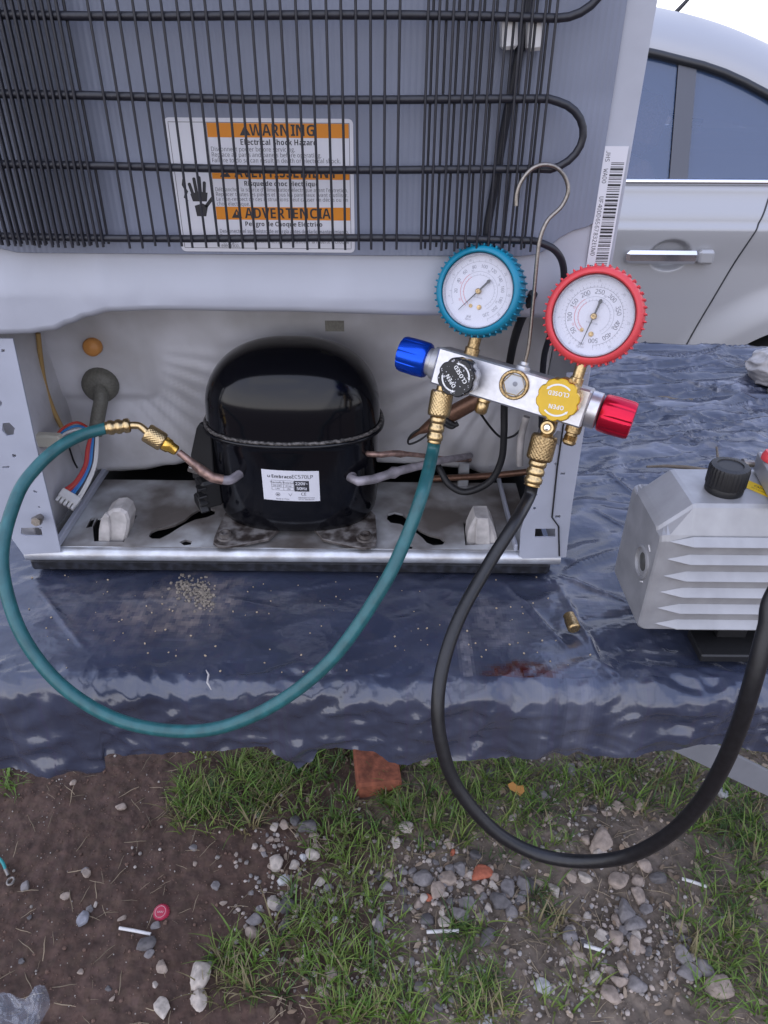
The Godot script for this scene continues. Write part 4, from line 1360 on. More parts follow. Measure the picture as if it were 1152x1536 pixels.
func build_data_label(body: Node, cx: float, cz: float, a: float, b: float) -> void:
	var e := 2.0 / 2.35
	var tl := at_z(390, 706, -0.697)
	var brr := at_z(480, 752, -0.697)
	var w := brr.x - tl.x - 0.001
	var h := tl.y - brr.y
	var ox := (tl.x + brr.x) * 0.5 + 0.0005
	var oy := (tl.y + brr.y) * 0.5
	var mb := MB.new()
	mb.col = Color(0.74, 0.74, 0.78)
	mb.prism(Transform3D(), round_rect(-w / 2, -h / 2, w / 2, h / 2, 0.0025), 0.0)
	# cut the sheet finely so that it bends
	var fine := MB.new()
	fine.col = mb.col
	var rr := []
	for i in 25:
		var r := PackedVector3Array()
		for j in 3: r.append(Vector3(lerpf(-w / 2, w / 2, i / 24.0), lerpf(-h / 2, h / 2, j / 2.0), 0))
		rr.append(r)
	fine.grid(rr, false, Vector3(0, 0, 1))
	var ink := Color(0.04, 0.04, 0.05)
	var l := func(x: float, y: float, d := 0.0003) -> Transform3D: return Transform3D(Basis(), Vector3(x, y, d))
	var rect := func(x0: float, y0: float, x1: float, y1: float, d := 0.0003) -> void:
		for k in 4:
			var xa := lerpf(x0, x1, k / 4.0)
			var xb := lerpf(x0, x1, (k + 1) / 4.0)
			fine.quad(Vector3(xa, y0, d), Vector3(xb, y0, d), Vector3(xb, y1, d), Vector3(xa, y1, d), Vector3(0, 0, 1))
	fine.col = ink
	fine.text(l.call(-w * 0.15, h * 0.30), "Embraco", 0.0040, true)
	fine.text(l.call(w * 0.21, h * 0.31), "EC570LP", 0.0046)
	fine.ring(l.call(-w * 0.38, h * 0.30), 0.0010, 0.0017, 0.5, 5.6, 12)
	var lw := 0.00025
	for y in [h * 0.17, h * 0.04, -h * 0.05, -h * 0.15]: rect.call(-w * 0.34, y, w * 0.05, y + lw)
	for x in [-w * 0.34, -w * 0.13, w * 0.05]: rect.call(x, -h * 0.15, x + lw, h * 0.17)
	rect.call(w * 0.06, -h * 0.17, w * 0.32, h * 0.18)
	fine.text(l.call(-w * 0.15, h * 0.105), "Thermally Protected", 0.0022)
	fine.text(l.call(-w * 0.24, -h * 0.005), "220-240V", 0.0018)
	fine.text(l.call(-w * 0.04, -h * 0.005), "R134a", 0.0018)
	fine.text(l.call(-w * 0.24, -h * 0.10), "1 PH", 0.0018)
	fine.text(l.call(-w * 0.04, -h * 0.10), "LRA", 0.0018)
	fine.ring(l.call(-w * 0.24, -h * 0.29), 0.0021, 0.0025, 0, TAU, 18)
	fine.prism(l.call(-w * 0.24, -h * 0.29), PackedVector2Array([Vector2(-0.0014, -0.001), Vector2(0.0014, -0.001), Vector2(0, 0.0015)]), 0.0)
	fine.prism(l.call(-w * 0.02, -h * 0.29), PackedVector2Array([Vector2(-0.0022, 0.0018), Vector2(-0.0018, 0.0018), Vector2(0, -0.0012), Vector2(0.0018, 0.0018), Vector2(0.0022, 0.0018), Vector2(0, -0.0019)]), 0.0)
	fine.text(l.call(w * 0.22, -h * 0.26), "CE", 0.0040)
	fine.text(l.call(-w * 0.16, -h * 0.44), "Made in China", 0.0017)
	fine.text(l.call(w * 0.26, -h * 0.38), "090204567 071754", 0.0016)
	fine.text(l.call(w * 0.26, -h * 0.44), "001 S1 399 0033PI", 0.0016)
	fine.col = Color(0.74, 0.74, 0.78)
	fine.text(l.call(w * 0.19, h * 0.09, 0.0005), "220V~", 0.0038, true)
	fine.text(l.call(w * 0.19, -h * 0.07, 0.0005), "50Hz", 0.0038, true)
	for i in fine.v.size():
		var q := fine.v[i]
		var X := ox + q.x
		var u := clampf(absf((X - cx) / a), 0.0, 0.999)
		var zz := cz + b * pow(1.0 - pow(u, 1.0 / e * 2.0), e / 2.0)
		fine.v[i] = Vector3(X, oy + q.y - 0.002 * (q.x / w), zz + 0.0006 + q.z)
		fine.n[i] = Vector3((X - cx) * 1.4 / a * b / a, 0, 1).normalized()
	put("data_label", fine, M.paper, body).set_meta("label", "white data sticker with black print on the shell")

# ------------------------------------------------------------------ manifold gauges
var mf: Transform3D
func build_manifold() -> void:
	var n := (view_basis * Vector3(-0.36, -0.22, 0.905)).normalized()
	var v := view_basis * Vector3(0.968, -0.25, 0)
	var X := (v - n * v.dot(n)).normalized()
	var Y := n.cross(X)
	mf = Transform3D(Basis(X, Y, n), at_t(778, 570, 0.645))
	var t := thing("manifold_gauge_set", "aluminium manifold with blue and red gauges, hanging by a steel hook from the fridge coil", "gauge set", mf.origin)
	var L := func(x: float, y: float, z: float) -> Vector3: return mf * Vector3(x, y, z)
	var mb := MB.new()
	mb.box(Transform3D(mf.basis, L.call(-0.0075, -0.0085, -0.017)), Vector3(0.143, 0.034, 0.034), 0.0016)
	var bar := put("bar", mb, M.alu, t)
	# end collars and side knobs
	var lobes := func(a: float, y: float) -> float: return 1.0 - 0.045 * pow(maxf(0.0, cos(9.0 * a)), 6.0) * clampf((y - 0.003) / 0.004, 0.0, 1.0)
	for s in [-1.0, 1.0]:
		var o: Vector3 = L.call(0.064 if s > 0 else -0.079, -0.0085, -0.017)
		mb = MB.new()
		mb.lathe(axis(o, X * s), [Vector2(0.0135, -0.001), Vector2(0.0165, 0.0005), Vector2(0.0165, 0.009), Vector2(0.015, 0.010), Vector2(0.0, 0.0105)] if s > 0 else [Vector2(0.0145, -0.001), Vector2(0.0158, 0.0005), Vector2(0.0152, 0.006), Vector2(0.0128, 0.007), Vector2(0.0125, 0.012), Vector2(0, 0.012)], 36)
		put("collar", mb, M.alu if s > 0 else M.galv, t)
		mb = MB.new()
		var q : Vector3 = o + X * s * 0.0108
		mb.lathe(axis(q, X * s), [Vector2(0.012, 0.0), Vector2(0.0158, 0.001), Vector2(0.0168, 0.003), Vector2(0.0172, 0.012), Vector2(0.0168, 0.026), Vector2(0.0158, 0.0285), Vector2(0.013, 0.029), Vector2(0.012, 0.0275), Vector2(0, 0.0275)], 108, lobes)
		put("red_knob" if s > 0 else "blue_knob", mb, M.redalu if s > 0 else M.bluealu, t)
	# front valve knobs
	front_knob(t, "black_knob", Vector3(-0.0475, -0.0095, 0), 0.0172, 0.034, M.darkchrome, mat(0.006, 0.006, 0.007, 0.45), deg_to_rad(138), 8)
	front_knob(t, "yellow_knob", Vector3(0.0420, -0.003, 0), 0.0182, 0.038, M.goldalu, M.yellow, deg_to_rad(187), 10)
	# sight glass
	mb = MB.new()
	var sx := Transform3D(mf.basis * Basis(Vector3(1, 0, 0), PI / 2), L.call(-0.0025, -0.0050, 0.0))
	mb.lathe(sx, [Vector2(0.0134, 0.0), Vector2(0.0134, 0.0022), Vector2(0.0126, 0.0030), Vector2(0.0110, 0.0030), Vector2(0.0102, 0.0022)], 36)
	var sg := put("sight_glass", mb, M.oldbrass, t)
	mb = MB.new()
	var hexr := PackedVector3Array()
	mb.lathe(sx, [Vector2(0.0103, 0.0026), Vector2(0.0092, 0.0008)], 6)
	put("hexagon_socket", mb, M.brass, sg)
	mb = MB.new()
	mb.lathe(sx, [Vector2(0.0094, 0.0009), Vector2(0.005, 0.0018), Vector2(0, 0.0021)], 24)
	put("lens", mb, mat(0.50, 0.52, 0.54, 0.12), sg)
	mb = MB.new()
	mb.lathe(sx.translated_local(Vector3(0.0008, 0, -0.001)), [Vector2(0.0022, 0.0022), Vector2(0.0, 0.0024)], 16)
	put("float_ball", mb, mat(0.22, 0.23, 0.26, 0.3), sg)
	# printing speck on the bar, stems, gauges
	for s in [[-0.0515, 0.064, M.oldbrass], [0.0470, 0.0675, M.brass]]:
		mb = MB.new()
		mb.lathe(axis(L.call(s[0], 0.0085, -0.014), Y), [Vector2(0.0068, -0.001), Vector2(0.0068, 0.006), Vector2(0.0055, 0.0065), Vector2(0.0055, 0.03)], 6 if s[0] > 0 else 16)
		put("gauge_stem", mb, s[2], t)
	gauge(t, "blue_gauge", Vector3(-0.0545, 0.0640, 0), M.bluerubber, [0, 220, 20, -127, 146, 10], -146.0, 0.95)
	gauge(t, "red_gauge", Vector3(0.0462, 0.0678, 0), M.redrubber, [0, 500, 50, -173, 164, 10], -173.0)
	# hook
	var pts := [L.call(-0.0015, 0.0085, -0.013)]
	for q in [[793, 520, -0.622], [800, 450, -0.628], [806, 385, -0.632], [811, 355, -0.634], [822, 330, -0.636], [842, 310, -0.638], [852, 288, -0.639], [848, 267, -0.640], [834, 251, -0.6395], [815, 247, -0.638], [797, 254, -0.637], [782, 272, -0.636], [775, 292, -0.635], [774, 309, -0.634]]: pts.append(at_z(q[0], q[1], q[2]))
	tube_part("hook", pts, 0.0017, M.steel, t, 12, 6)
	mb = MB.new()
	mb.lathe(axis(L.call(-0.0015, 0.0085, -0.013), Y), [Vector2(0.0065, -0.001), Vector2(0.0065, 0.003), Vector2(0.004, 0.0045), Vector2(0.004, 0.007), Vector2(0.0, 0.007)], 20)
	put("hook_screw", mb, M.galv, t)
	# ports below the bar
	var f1 := MB.new()
	f1.lathe(axis(L.call(-0.0695, -0.0255, -0.017), -Y), [Vector2(0.0062, -0.001), Vector2(0.0062, 0.010), Vector2(0, 0.010)], 18)
	put("port", f1, M.brass, t)
	var f2 := MB.new()
	f2.lathe(axis(L.call(-0.0285, -0.0255, -0.017), -Y), [Vector2(0.0068, -0.001), Vector2(0.0068, 0.004), Vector2(0.0056, 0.005), Vector2(0.0062, 0.007), Vector2(0.0062, 0.014), Vector2(0.0045, 0.016), Vector2(0, 0.0155)], 6)
	put("port", f2, M.brass, t)
	var f3 := MB.new()
	f3.lathe(axis(L.call(0.0575, -0.0255, -0.016), -Y), [Vector2(0.0072, -0.001), Vector2(0.0072, 0.007), Vector2(0.0054, 0.008), Vector2(0.0054, 0.010), Vector2(0.0062, 0.0105), Vector2(0.0055, 0.0112), Vector2(0.0062, 0.0119), Vector2(0.0055, 0.0126), Vector2(0.0062, 0.0133), Vector2(0.0055, 0.014), Vector2(0.0062, 0.0147), Vector2(0.0062, 0.017), Vector2(0.0042, 0.019), Vector2(0.003, 0.018), Vector2(0, 0.018)], 20)
	put("port", f3, M.oldbrass, t)
	# shut-off with its screw under the yellow knob
	var f4 := MB.new()
	f4.lathe(axis(L.call(0.0362, -0.0255, -0.017), -Y), [Vector2(0.0068, -0.001), Vector2(0.0068, 0.012), Vector2(0.006, 0.014), Vector2(0.006, 0.022), Vector2(0, 0.022)], 18)
	f4.lathe(Transform3D(mf.basis * Basis(Vector3(1, 0, 0), PI / 2), L.call(0.0362, -0.0335, -0.012)), [Vector2(0.0066, 0.0), Vector2(0.0066, 0.007), Vector2(0.0056, 0.0082), Vector2(0.0040, 0.0082), Vector2(0.0036, 0.0072)], 20)
	var so := put("shut_off", f4, M.brass, t)
	f4 = MB.new()
	f4.lathe(Transform3D(mf.basis * Basis(Vector3(1, 0, 0), PI / 2), L.call(0.0362, -0.0335, -0.012)), [Vector2(0.0036, 0.0072), Vector2(0.0026, 0.0086), Vector2(0.001, 0.0088), Vector2(0.0009, 0.0078), Vector2(0, 0.0078)], 12)
	put("screw", f4, M.chrome, so)

func front_knob(t: Node, called: String, at: Vector3, r: float, depth: float, side: Material, face: Material, turn: float, k: int) -> void:
	var xf := Transform3D(mf.basis * Basis(Vector3(1, 0, 0), PI / 2), mf * at)
	var lobes := func(a: float, y: float) -> float: return 1.0 - 0.075 * pow(0.5 + 0.5 * cos(k * a), 3.0) * clampf((y - 0.006) / 0.004, 0.0, 1.0)
	var mb := MB.new()
	mb.lathe(xf, [Vector2(0.0125, -0.001), Vector2(0.0125, 0.009), Vector2(r * 0.93, 0.011), Vector2(r, 0.0135), Vector2(r, depth - 0.0035), Vector2(r * 0.97, depth - 0.0015)], 96, lobes)
	var o := put(called, mb, side, t)
	mb = MB.new()
	mb.lathe(xf, [Vector2(r * 0.985, depth - 0.0030), Vector2(r * 0.97, depth - 0.0008), Vector2(r * 0.93, depth), Vector2(0, depth)], 96, lobes)
	put("knob_face", mb, face, o)
	mb = MB.new()
	mb.col = Color(0.72, 0.72, 0.70)
	var fx := Transform3D(mf.basis, mf * (at + Vector3(0, 0, depth + 0.0002))).rotated_local(Vector3(0, 0, 1), turn)
	mb.ring(fx, r * 0.66, r * 0.74, -0.75, 0.75, 18)
	mb.ring(fx, r * 0.66, r * 0.74, PI - 0.75, PI + 0.75, 18)
	for s in [0.0, PI]:
		var q := fx.rotated_local(Vector3(0, 0, 1), s)
		mb.prism(q.translated_local(Vector3(-sin(0.8) * r * 0.7, cos(0.8) * r * 0.7, 0)).rotated_local(Vector3(0, 0, 1), 0.8), PackedVector2Array([Vector2(-0.0018, 0), Vector2(0.0007, -0.0013), Vector2(0.0007, 0.0013)]), 0.0)
	mb.text(fx.translated_local(Vector3(0, r * 0.30, 0)), "OPEN", 0.0036, true)
	mb.text(fx.translated_local(Vector3(0, -r * 0.30, 0)), "CLOSED", 0.0036, true)
	if called == "black_knob":
		var kr := RandomNumberGenerator.new()
		kr.seed = 5
		for i in 46:        # chipped paint
			var p := Vector2.from_angle(kr.randf() * TAU) * sqrt(kr.randf()) * r * 0.9
			var s := kr.randf_range(0.0002, 0.0009)
			var g := PackedVector2Array()
			for j in 5: g.append(p + Vector2.from_angle(TAU * j / 5.0 + kr.randf()) * s * kr.randf_range(0.5, 1.6))
			mb.col = Color(0.4, 0.4, 0.42)
			mb.prism(fx.translated_local(Vector3(0, 0, 0.00005 * (i % 5))), g, 0.0)
	put("knob_print", mb, M.print, o)

func gauge(t: Node, called: String, at: Vector3, rub: Material, sc: Array, needle_deg: float, size := 1.0) -> void:
	var ctr: Vector3 = mf * at
	var bs := mf.basis.scaled_local(Vector3.ONE * size)
	var xf := Transform3D(bs * Basis(Vector3(1, 0, 0), PI / 2), ctr)
	var mb := MB.new()
	# rubber boot with a ribbed rim
	mb.lathe(xf, [Vector2(0.0, -0.016), Vector2(0.034, -0.016), Vector2(0.0385, -0.0125), Vector2(0.0398, -0.009), Vector2(0.0398, 0.0105), Vector2(0.0388, 0.0150), Vector2(0.0368, 0.0172), Vector2(0.0348, 0.0176), Vector2(0.0338, 0.0168), Vector2(0.0336, 0.0120)], 90)
	for k in 44:
		var a := TAU * k / 44.0
		var d := Vector3(cos(a), 0, sin(a))
		var rib := Transform3D(Basis(d, Vector3.UP, d.cross(Vector3.UP)), d * 0.0402 + Vector3(0, 0.0015, 0))
		mb.box(xf * rib, Vector3(0.0030, 0.0240, 0.0017), 0.0007)
	var g := put(called, mb, rub, t)
	mb = MB.new()
	mb.lathe(xf, [Vector2(0.0336, 0.0135), Vector2(0.0326, 0.0150), Vector2(0.0318, 0.0140), Vector2(0.0316, 0.0085)], 72)
	put("bezel", mb, M.alu, g)
	mb = MB.new()
	mb.lathe(xf, [Vector2(0.0317, 0.0085), Vector2(0.0, 0.0085)], 72)
	put("dial", mb, M.dial, g)
	# scales
	mb = MB.new()
	var fx := Transform3D(bs, mf * (at + Vector3(0, 0, 0.0087 * size)))
	var ink := Color(0.11, 0.11, 0.13)
	var faint := Color(0.26, 0.26, 0.30)
	var red := Color(0.55, 0.16, 0.18)
	var big: bool = sc[1] == 500
	var a0 := deg_to_rad(sc[3])
	var a1 := deg_to_rad(sc[4])
	var r_t := 0.0232 if big else 0.0258
	mb.col = ink if big else faint
	mb.ring(fx, r_t, r_t + 0.0002, a0, a1, 90)
	var m: int = int(sc[1] / sc[5])
	for k in m + 1:
		var a := lerpf(a0, a1, float(k) / m)
		var major: bool = int(k * sc[5]) % int(sc[2]) == 0
		mb.ring(fx, r_t, r_t + (0.0024 if major else 0.0014), a - 0.004, a + 0.004, 1)
		if big:
			mb.ring(fx, r_t + 0.0030, r_t + 0.0036, a - 0.003, a + 0.003, 1)
	var num := int(sc[2]) if big else 20
	for val in range(0 if big else 20, sc[1] + 1, num):
		if big and val == 0: continue
		var a := lerpf(a0, a1, float(val) / sc[1])
		mb.col = ink if big else Color(0.2, 0.2, 0.24)
		mb.text(fx.rotated_local(Vector3(0, 0, 1), -a).translated_local(Vector3(0, (0.0196 if big else 0.0218), 0.0)), str(val), 0.0036 if big else 0.0029)
	mb.col = faint
	for k in 7:
		var a := lerpf(a0, a1, (k + 0.4) / 7.0)
		mb.text(fx.rotated_local(Vector3(0, 0, 1), -a).translated_local(Vector3(0, 0.0283, 0)), str(k * 5), 0.0019)
	var r1 := 0.0157 if big else 0.0172
	var r2 := 0.0127 if big else 0.0142
	for rr in [r1, r2]:
		mb.col = red
		mb.ring(fx, rr, rr + 0.0004, deg_to_rad(-150), deg_to_rad(-45), 30)
		mb.col = faint
		mb.ring(fx, rr, rr + 0.0002, deg_to_rad(-45), deg_to_rad(140), 50)
	for k in 26:
		var a := deg_to_rad(lerpf(-150, 140, k / 25.0))
		mb.col = red if k < 10 else faint
		mb.ring(fx, r2, r2 + 0.0014, a - 0.006, a + 0.006, 1)
		if k % 4 == 2: mb.text(fx.rotated_local(Vector3(0, 0, 1), -a).translated_local(Vector3(0, r1 + 0.0019, 0)), str(k * 5 - 20), 0.0017)
	mb.col = faint
	mb.text(fx.translated_local(Vector3(0, -0.0055, 0)), "R-22  R-134a", 0.0013)
	mb.text(fx.translated_local(Vector3(-0.003, -0.0235, 0)), "psi", 0.0022, true)
	mb.text(fx.translated_local(Vector3(-0.003, -0.0262, 0)), "kg/cm²", 0.0015)
	put("dial_print", mb, M.print, g)
	# needle with counterweight, hub, stop pin and adjusting screw
	mb = MB.new()
	var nx := fx.rotated_local(Vector3(0, 0, 1), -deg_to_rad(needle_deg)).translated_local(Vector3(0, 0, 0.0022))
	mb.prism(nx, PackedVector2Array([Vector2(-0.0006, 0.0), Vector2(0.0006, 0.0), Vector2(0.00022, 0.0245), Vector2(-0.00022, 0.0245)]), 0.0004)
	mb.prism(nx, PackedVector2Array([Vector2(-0.0008, 0.0), Vector2(-0.0009, -0.0105), Vector2(-0.0017, -0.0120), Vector2(-0.0012, -0.0138), Vector2(0.0, -0.0148), Vector2(0.0012, -0.0138), Vector2(0.0017, -0.0120), Vector2(0.0009, -0.0105), Vector2(0.0008, 0.0)]), 0.0004)
	put("needle", mb, M.needle, g)
	mb = MB.new()
	mb.lathe(xf.translated_local(Vector3(0, 0.0085, 0)), [Vector2(0.0026, 0.0), Vector2(0.0026, 0.0036), Vector2(0.002, 0.0042), Vector2(0.0008, 0.0042), Vector2(0.0006, 0.0036), Vector2(0, 0.0036)], 18)
	put("hub", mb, M.oldbrass, g)
	for q in [[-0.0062, -0.0128, 0.0017], [0.0022, -0.0142, 0.0022]] if big else [[-0.0040, -0.0140, 0.0018], [0.0042, -0.0135, 0.0023]]:
		mb = MB.new()
		mb.lathe(xf.translated_local(Vector3(q[0], 0.0085, -q[1])), [Vector2(q[2], 0.0), Vector2(q[2] * 0.95, 0.0007), Vector2(0, 0.0009)], 14)
		put("dial_screw", mb, M.oldbrass, g)
	mb = MB.new()
	mb.lathe(xf, [Vector2(0.0325, 0.0136), Vector2(0.0, 0.0136)], 48)
	var pane := mat(0.9, 0.92, 0.95, 0.02)
	pane.transparency = BaseMaterial3D.TRANSPARENCY_ALPHA
	pane.albedo_color = Color(0.9, 0.92, 0.95, 0.04)
	pane.metallic_specular = 0.25
	put("cover_glass", mb, pane, g)

# ------------------------------------------------------------------ hoses
func knurled(mb: MB, xf: Transform3D, r: float, h: float) -> void:
	var rows := []
	for i in 33:
		var u := i / 32.0
		var y := u * h
		var ring := PackedVector3Array()
		var env := minf(1.0, minf(u, 1.0 - u) / 0.10)
		for j in 84:
			var a := TAU * j / 84.0
			var d := absf(sin(10.0 * a + y * 900.0)) * absf(sin(10.0 * a - y * 900.0))
			var rr := r * (0.90 + 0.10 * sqrt(env)) + 0.0007 * env * (sqrt(d) - 0.5)
			ring.append(xf * Vector3(cos(a) * rr, y, sin(a) * rr))
		rows.append(ring)
	mb.grid(rows, true)
	mb.disc(xf * Vector3(0, 0, 0), rows[0], -xf.basis.y)
	mb.disc(xf * Vector3(0, h, 0), rows[32], xf.basis.y)
func ferrule(mb: MB, xf: Transform3D, r: float, h: float) -> void:
	var p := [Vector2(r * 0.75, -0.001), Vector2(r * 0.95, 0.0)]
	for k in 3:
		var y := h * (k / 3.0)
		p.append_array([Vector2(r, y + h * 0.03), Vector2(r * 1.03, y + h * 0.12), Vector2(r * 1.0, y + h * 0.21), Vector2(r * 0.86, y + h * 0.25), Vector2(r * 0.86, y + h * 0.31)])
	p.append_array([Vector2(r * 0.95, h), Vector2(0, h)])
	mb.lathe(xf, p, 28)
func build_hoses() -> void:
	var X := mf.basis.x
	var Y := mf.basis.y
	# teal hose from the blue side to the compressor
	var t := thing("teal_hose", "teal charging hose looping from below the blue gauge down to the compressor's copper tube", "hose", Vector3(-0.2, 0.95, -0.6))
	var s0: Vector3 = mf * Vector3(-0.0695, -0.0310, -0.017)
	var s1 := at_t(651, 664, s_depth(s0) + 0.012)
	var d := (s1 - s0).normalized()
	var mb := MB.new()
	knurled(mb, axis(s0, d), 0.0106, 0.0245)
	put("knurled_nut", mb, M.brass, t)
	mb = MB.new()
	ferrule(mb, axis(s0 + d * 0.0252, d), 0.0076, s0.distance_to(s1) - 0.0252)
	put("ferrule", mb, M.brass, t)
	var e0 := at_t(160, 642, 0.762)
	var e1 := at_t(194, 638, 0.768)
	var pts := [s1 - d * 0.006, s1 + d * 0.012]
	for q in [[634, 738, 0.662], [608, 810, 0.66], [571, 885, 0.655], [500, 986, 0.66], [420, 1052, 0.67], [335, 1090, 0.68], [255, 1096, 0.68], [170, 1077, 0.68], [92, 1028, 0.675], [36, 958, 0.67], [8, 880, 0.675], [5, 815, 0.685], [27, 741, 0.705], [54, 702, 0.72], [87, 672, 0.735], [122, 653, 0.75]]: pts.append(at_t(q[0], q[1], q[2]))
	pts.append(e0)
	pts.append(e0.lerp(e1, 0.2))
	tube_part("hose_tube", pts, 0.0062, M.teal, t, 18, 10)
	d = (e1 - e0).normalized()
	mb = MB.new()
	ferrule(mb, axis(e1, -d), 0.0076, e0.distance_to(e1) + 0.001)
	put("ferrule", mb, M.brass, t)
	var n0 := at_t(219, 648, 0.772)
	var n1 := at_t(245, 664, 0.778)
	tube_part("elbow", [e1 - d * 0.002, e1.lerp(at_t(208, 638, 0.770), 0.6), at_t(211, 640, 0.771), n0 + (n1 - n0) * 0.15], 0.0040, M.brass, t, 12)
	d = (n1 - n0).normalized()
	mb = MB.new()
	knurled(mb, axis(n0, d), 0.0102, n0.distance_to(n1))
	put("knurled_nut", mb, M.brass, t)
	mb = MB.new()
	mb.lathe(axis(n1 - d * 0.001, d), [Vector2(0.0072, 0), Vector2(0.0080, 0.002), Vector2(0.0078, 0.008), Vector2(0.0062, 0.010), Vector2(0.0058, 0.0165), Vector2(0.0040, 0.018), Vector2(0, 0.018)], 6)
	put("adapter", mb, M.goldalu, t)
	# black hose from the yellow valve to the pump
	t = thing("black_hose", "thick black hose hanging in a big loop below the yellow valve over the table edge", "hose", Vector3(0.2, 0.95, -0.5))
	s0 = mf * Vector3(0.0352, -0.0425, -0.017)
	s1 = at_t(798, 728, s_depth(s0) + 0.012)
	d = (s1 - s0).normalized()
	mb = MB.new()
	knurled(mb, axis(s0, d), 0.0118, 0.0235)
	put("knurled_nut", mb, M.oldbrass, t)
	mb = MB.new()
	ferrule(mb, axis(s0 + d * 0.0242, d), 0.0082, s0.distance_to(s1) - 0.0242)
	put("ferrule", mb, M.brass, t)
	pts = [s1 - d * 0.004, s1 + d * 0.012]
	for q in [[771, 786, 0.650], [732, 848, 0.64], [692, 920, 0.625], [668, 985, 0.615], [657, 1048, 0.61], [661, 1110, 0.615], [684, 1178, 0.625], [738, 1243, 0.635], [800, 1279, 0.64], [868, 1292, 0.63], [938, 1285, 0.605], [1000, 1254, 0.57], [1049, 1206, 0.535], [1083, 1150, 0.505], [1109, 1088, 0.48], [1130, 1020, 0.463], [1150, 945, 0.455], [1176, 870, 0.45]]: pts.append(at_t(q[0], q[1], q[2]))
	pts.append_array([Vector3(0.30, 1.21, -0.38), Vector3(0.40, 1.25, -0.46), Vector3(0.475, 1.20, -0.55), Vector3(0.49, 1.10, -0.60)])
	tube_part("hose_tube", pts, 0.0058, M.blackhose, t, 18, 10)
	mb = MB.new()
	knurled(mb, axis(Vector3(0.49, 1.075, -0.60), Vector3(0, 1, 0)), 0.0094, 0.03)
	put("knurled_nut", mb, M.brass, t)
func s_depth(p: Vector3) -> float:
	return -(view_basis.transposed() * (p - eye)).z

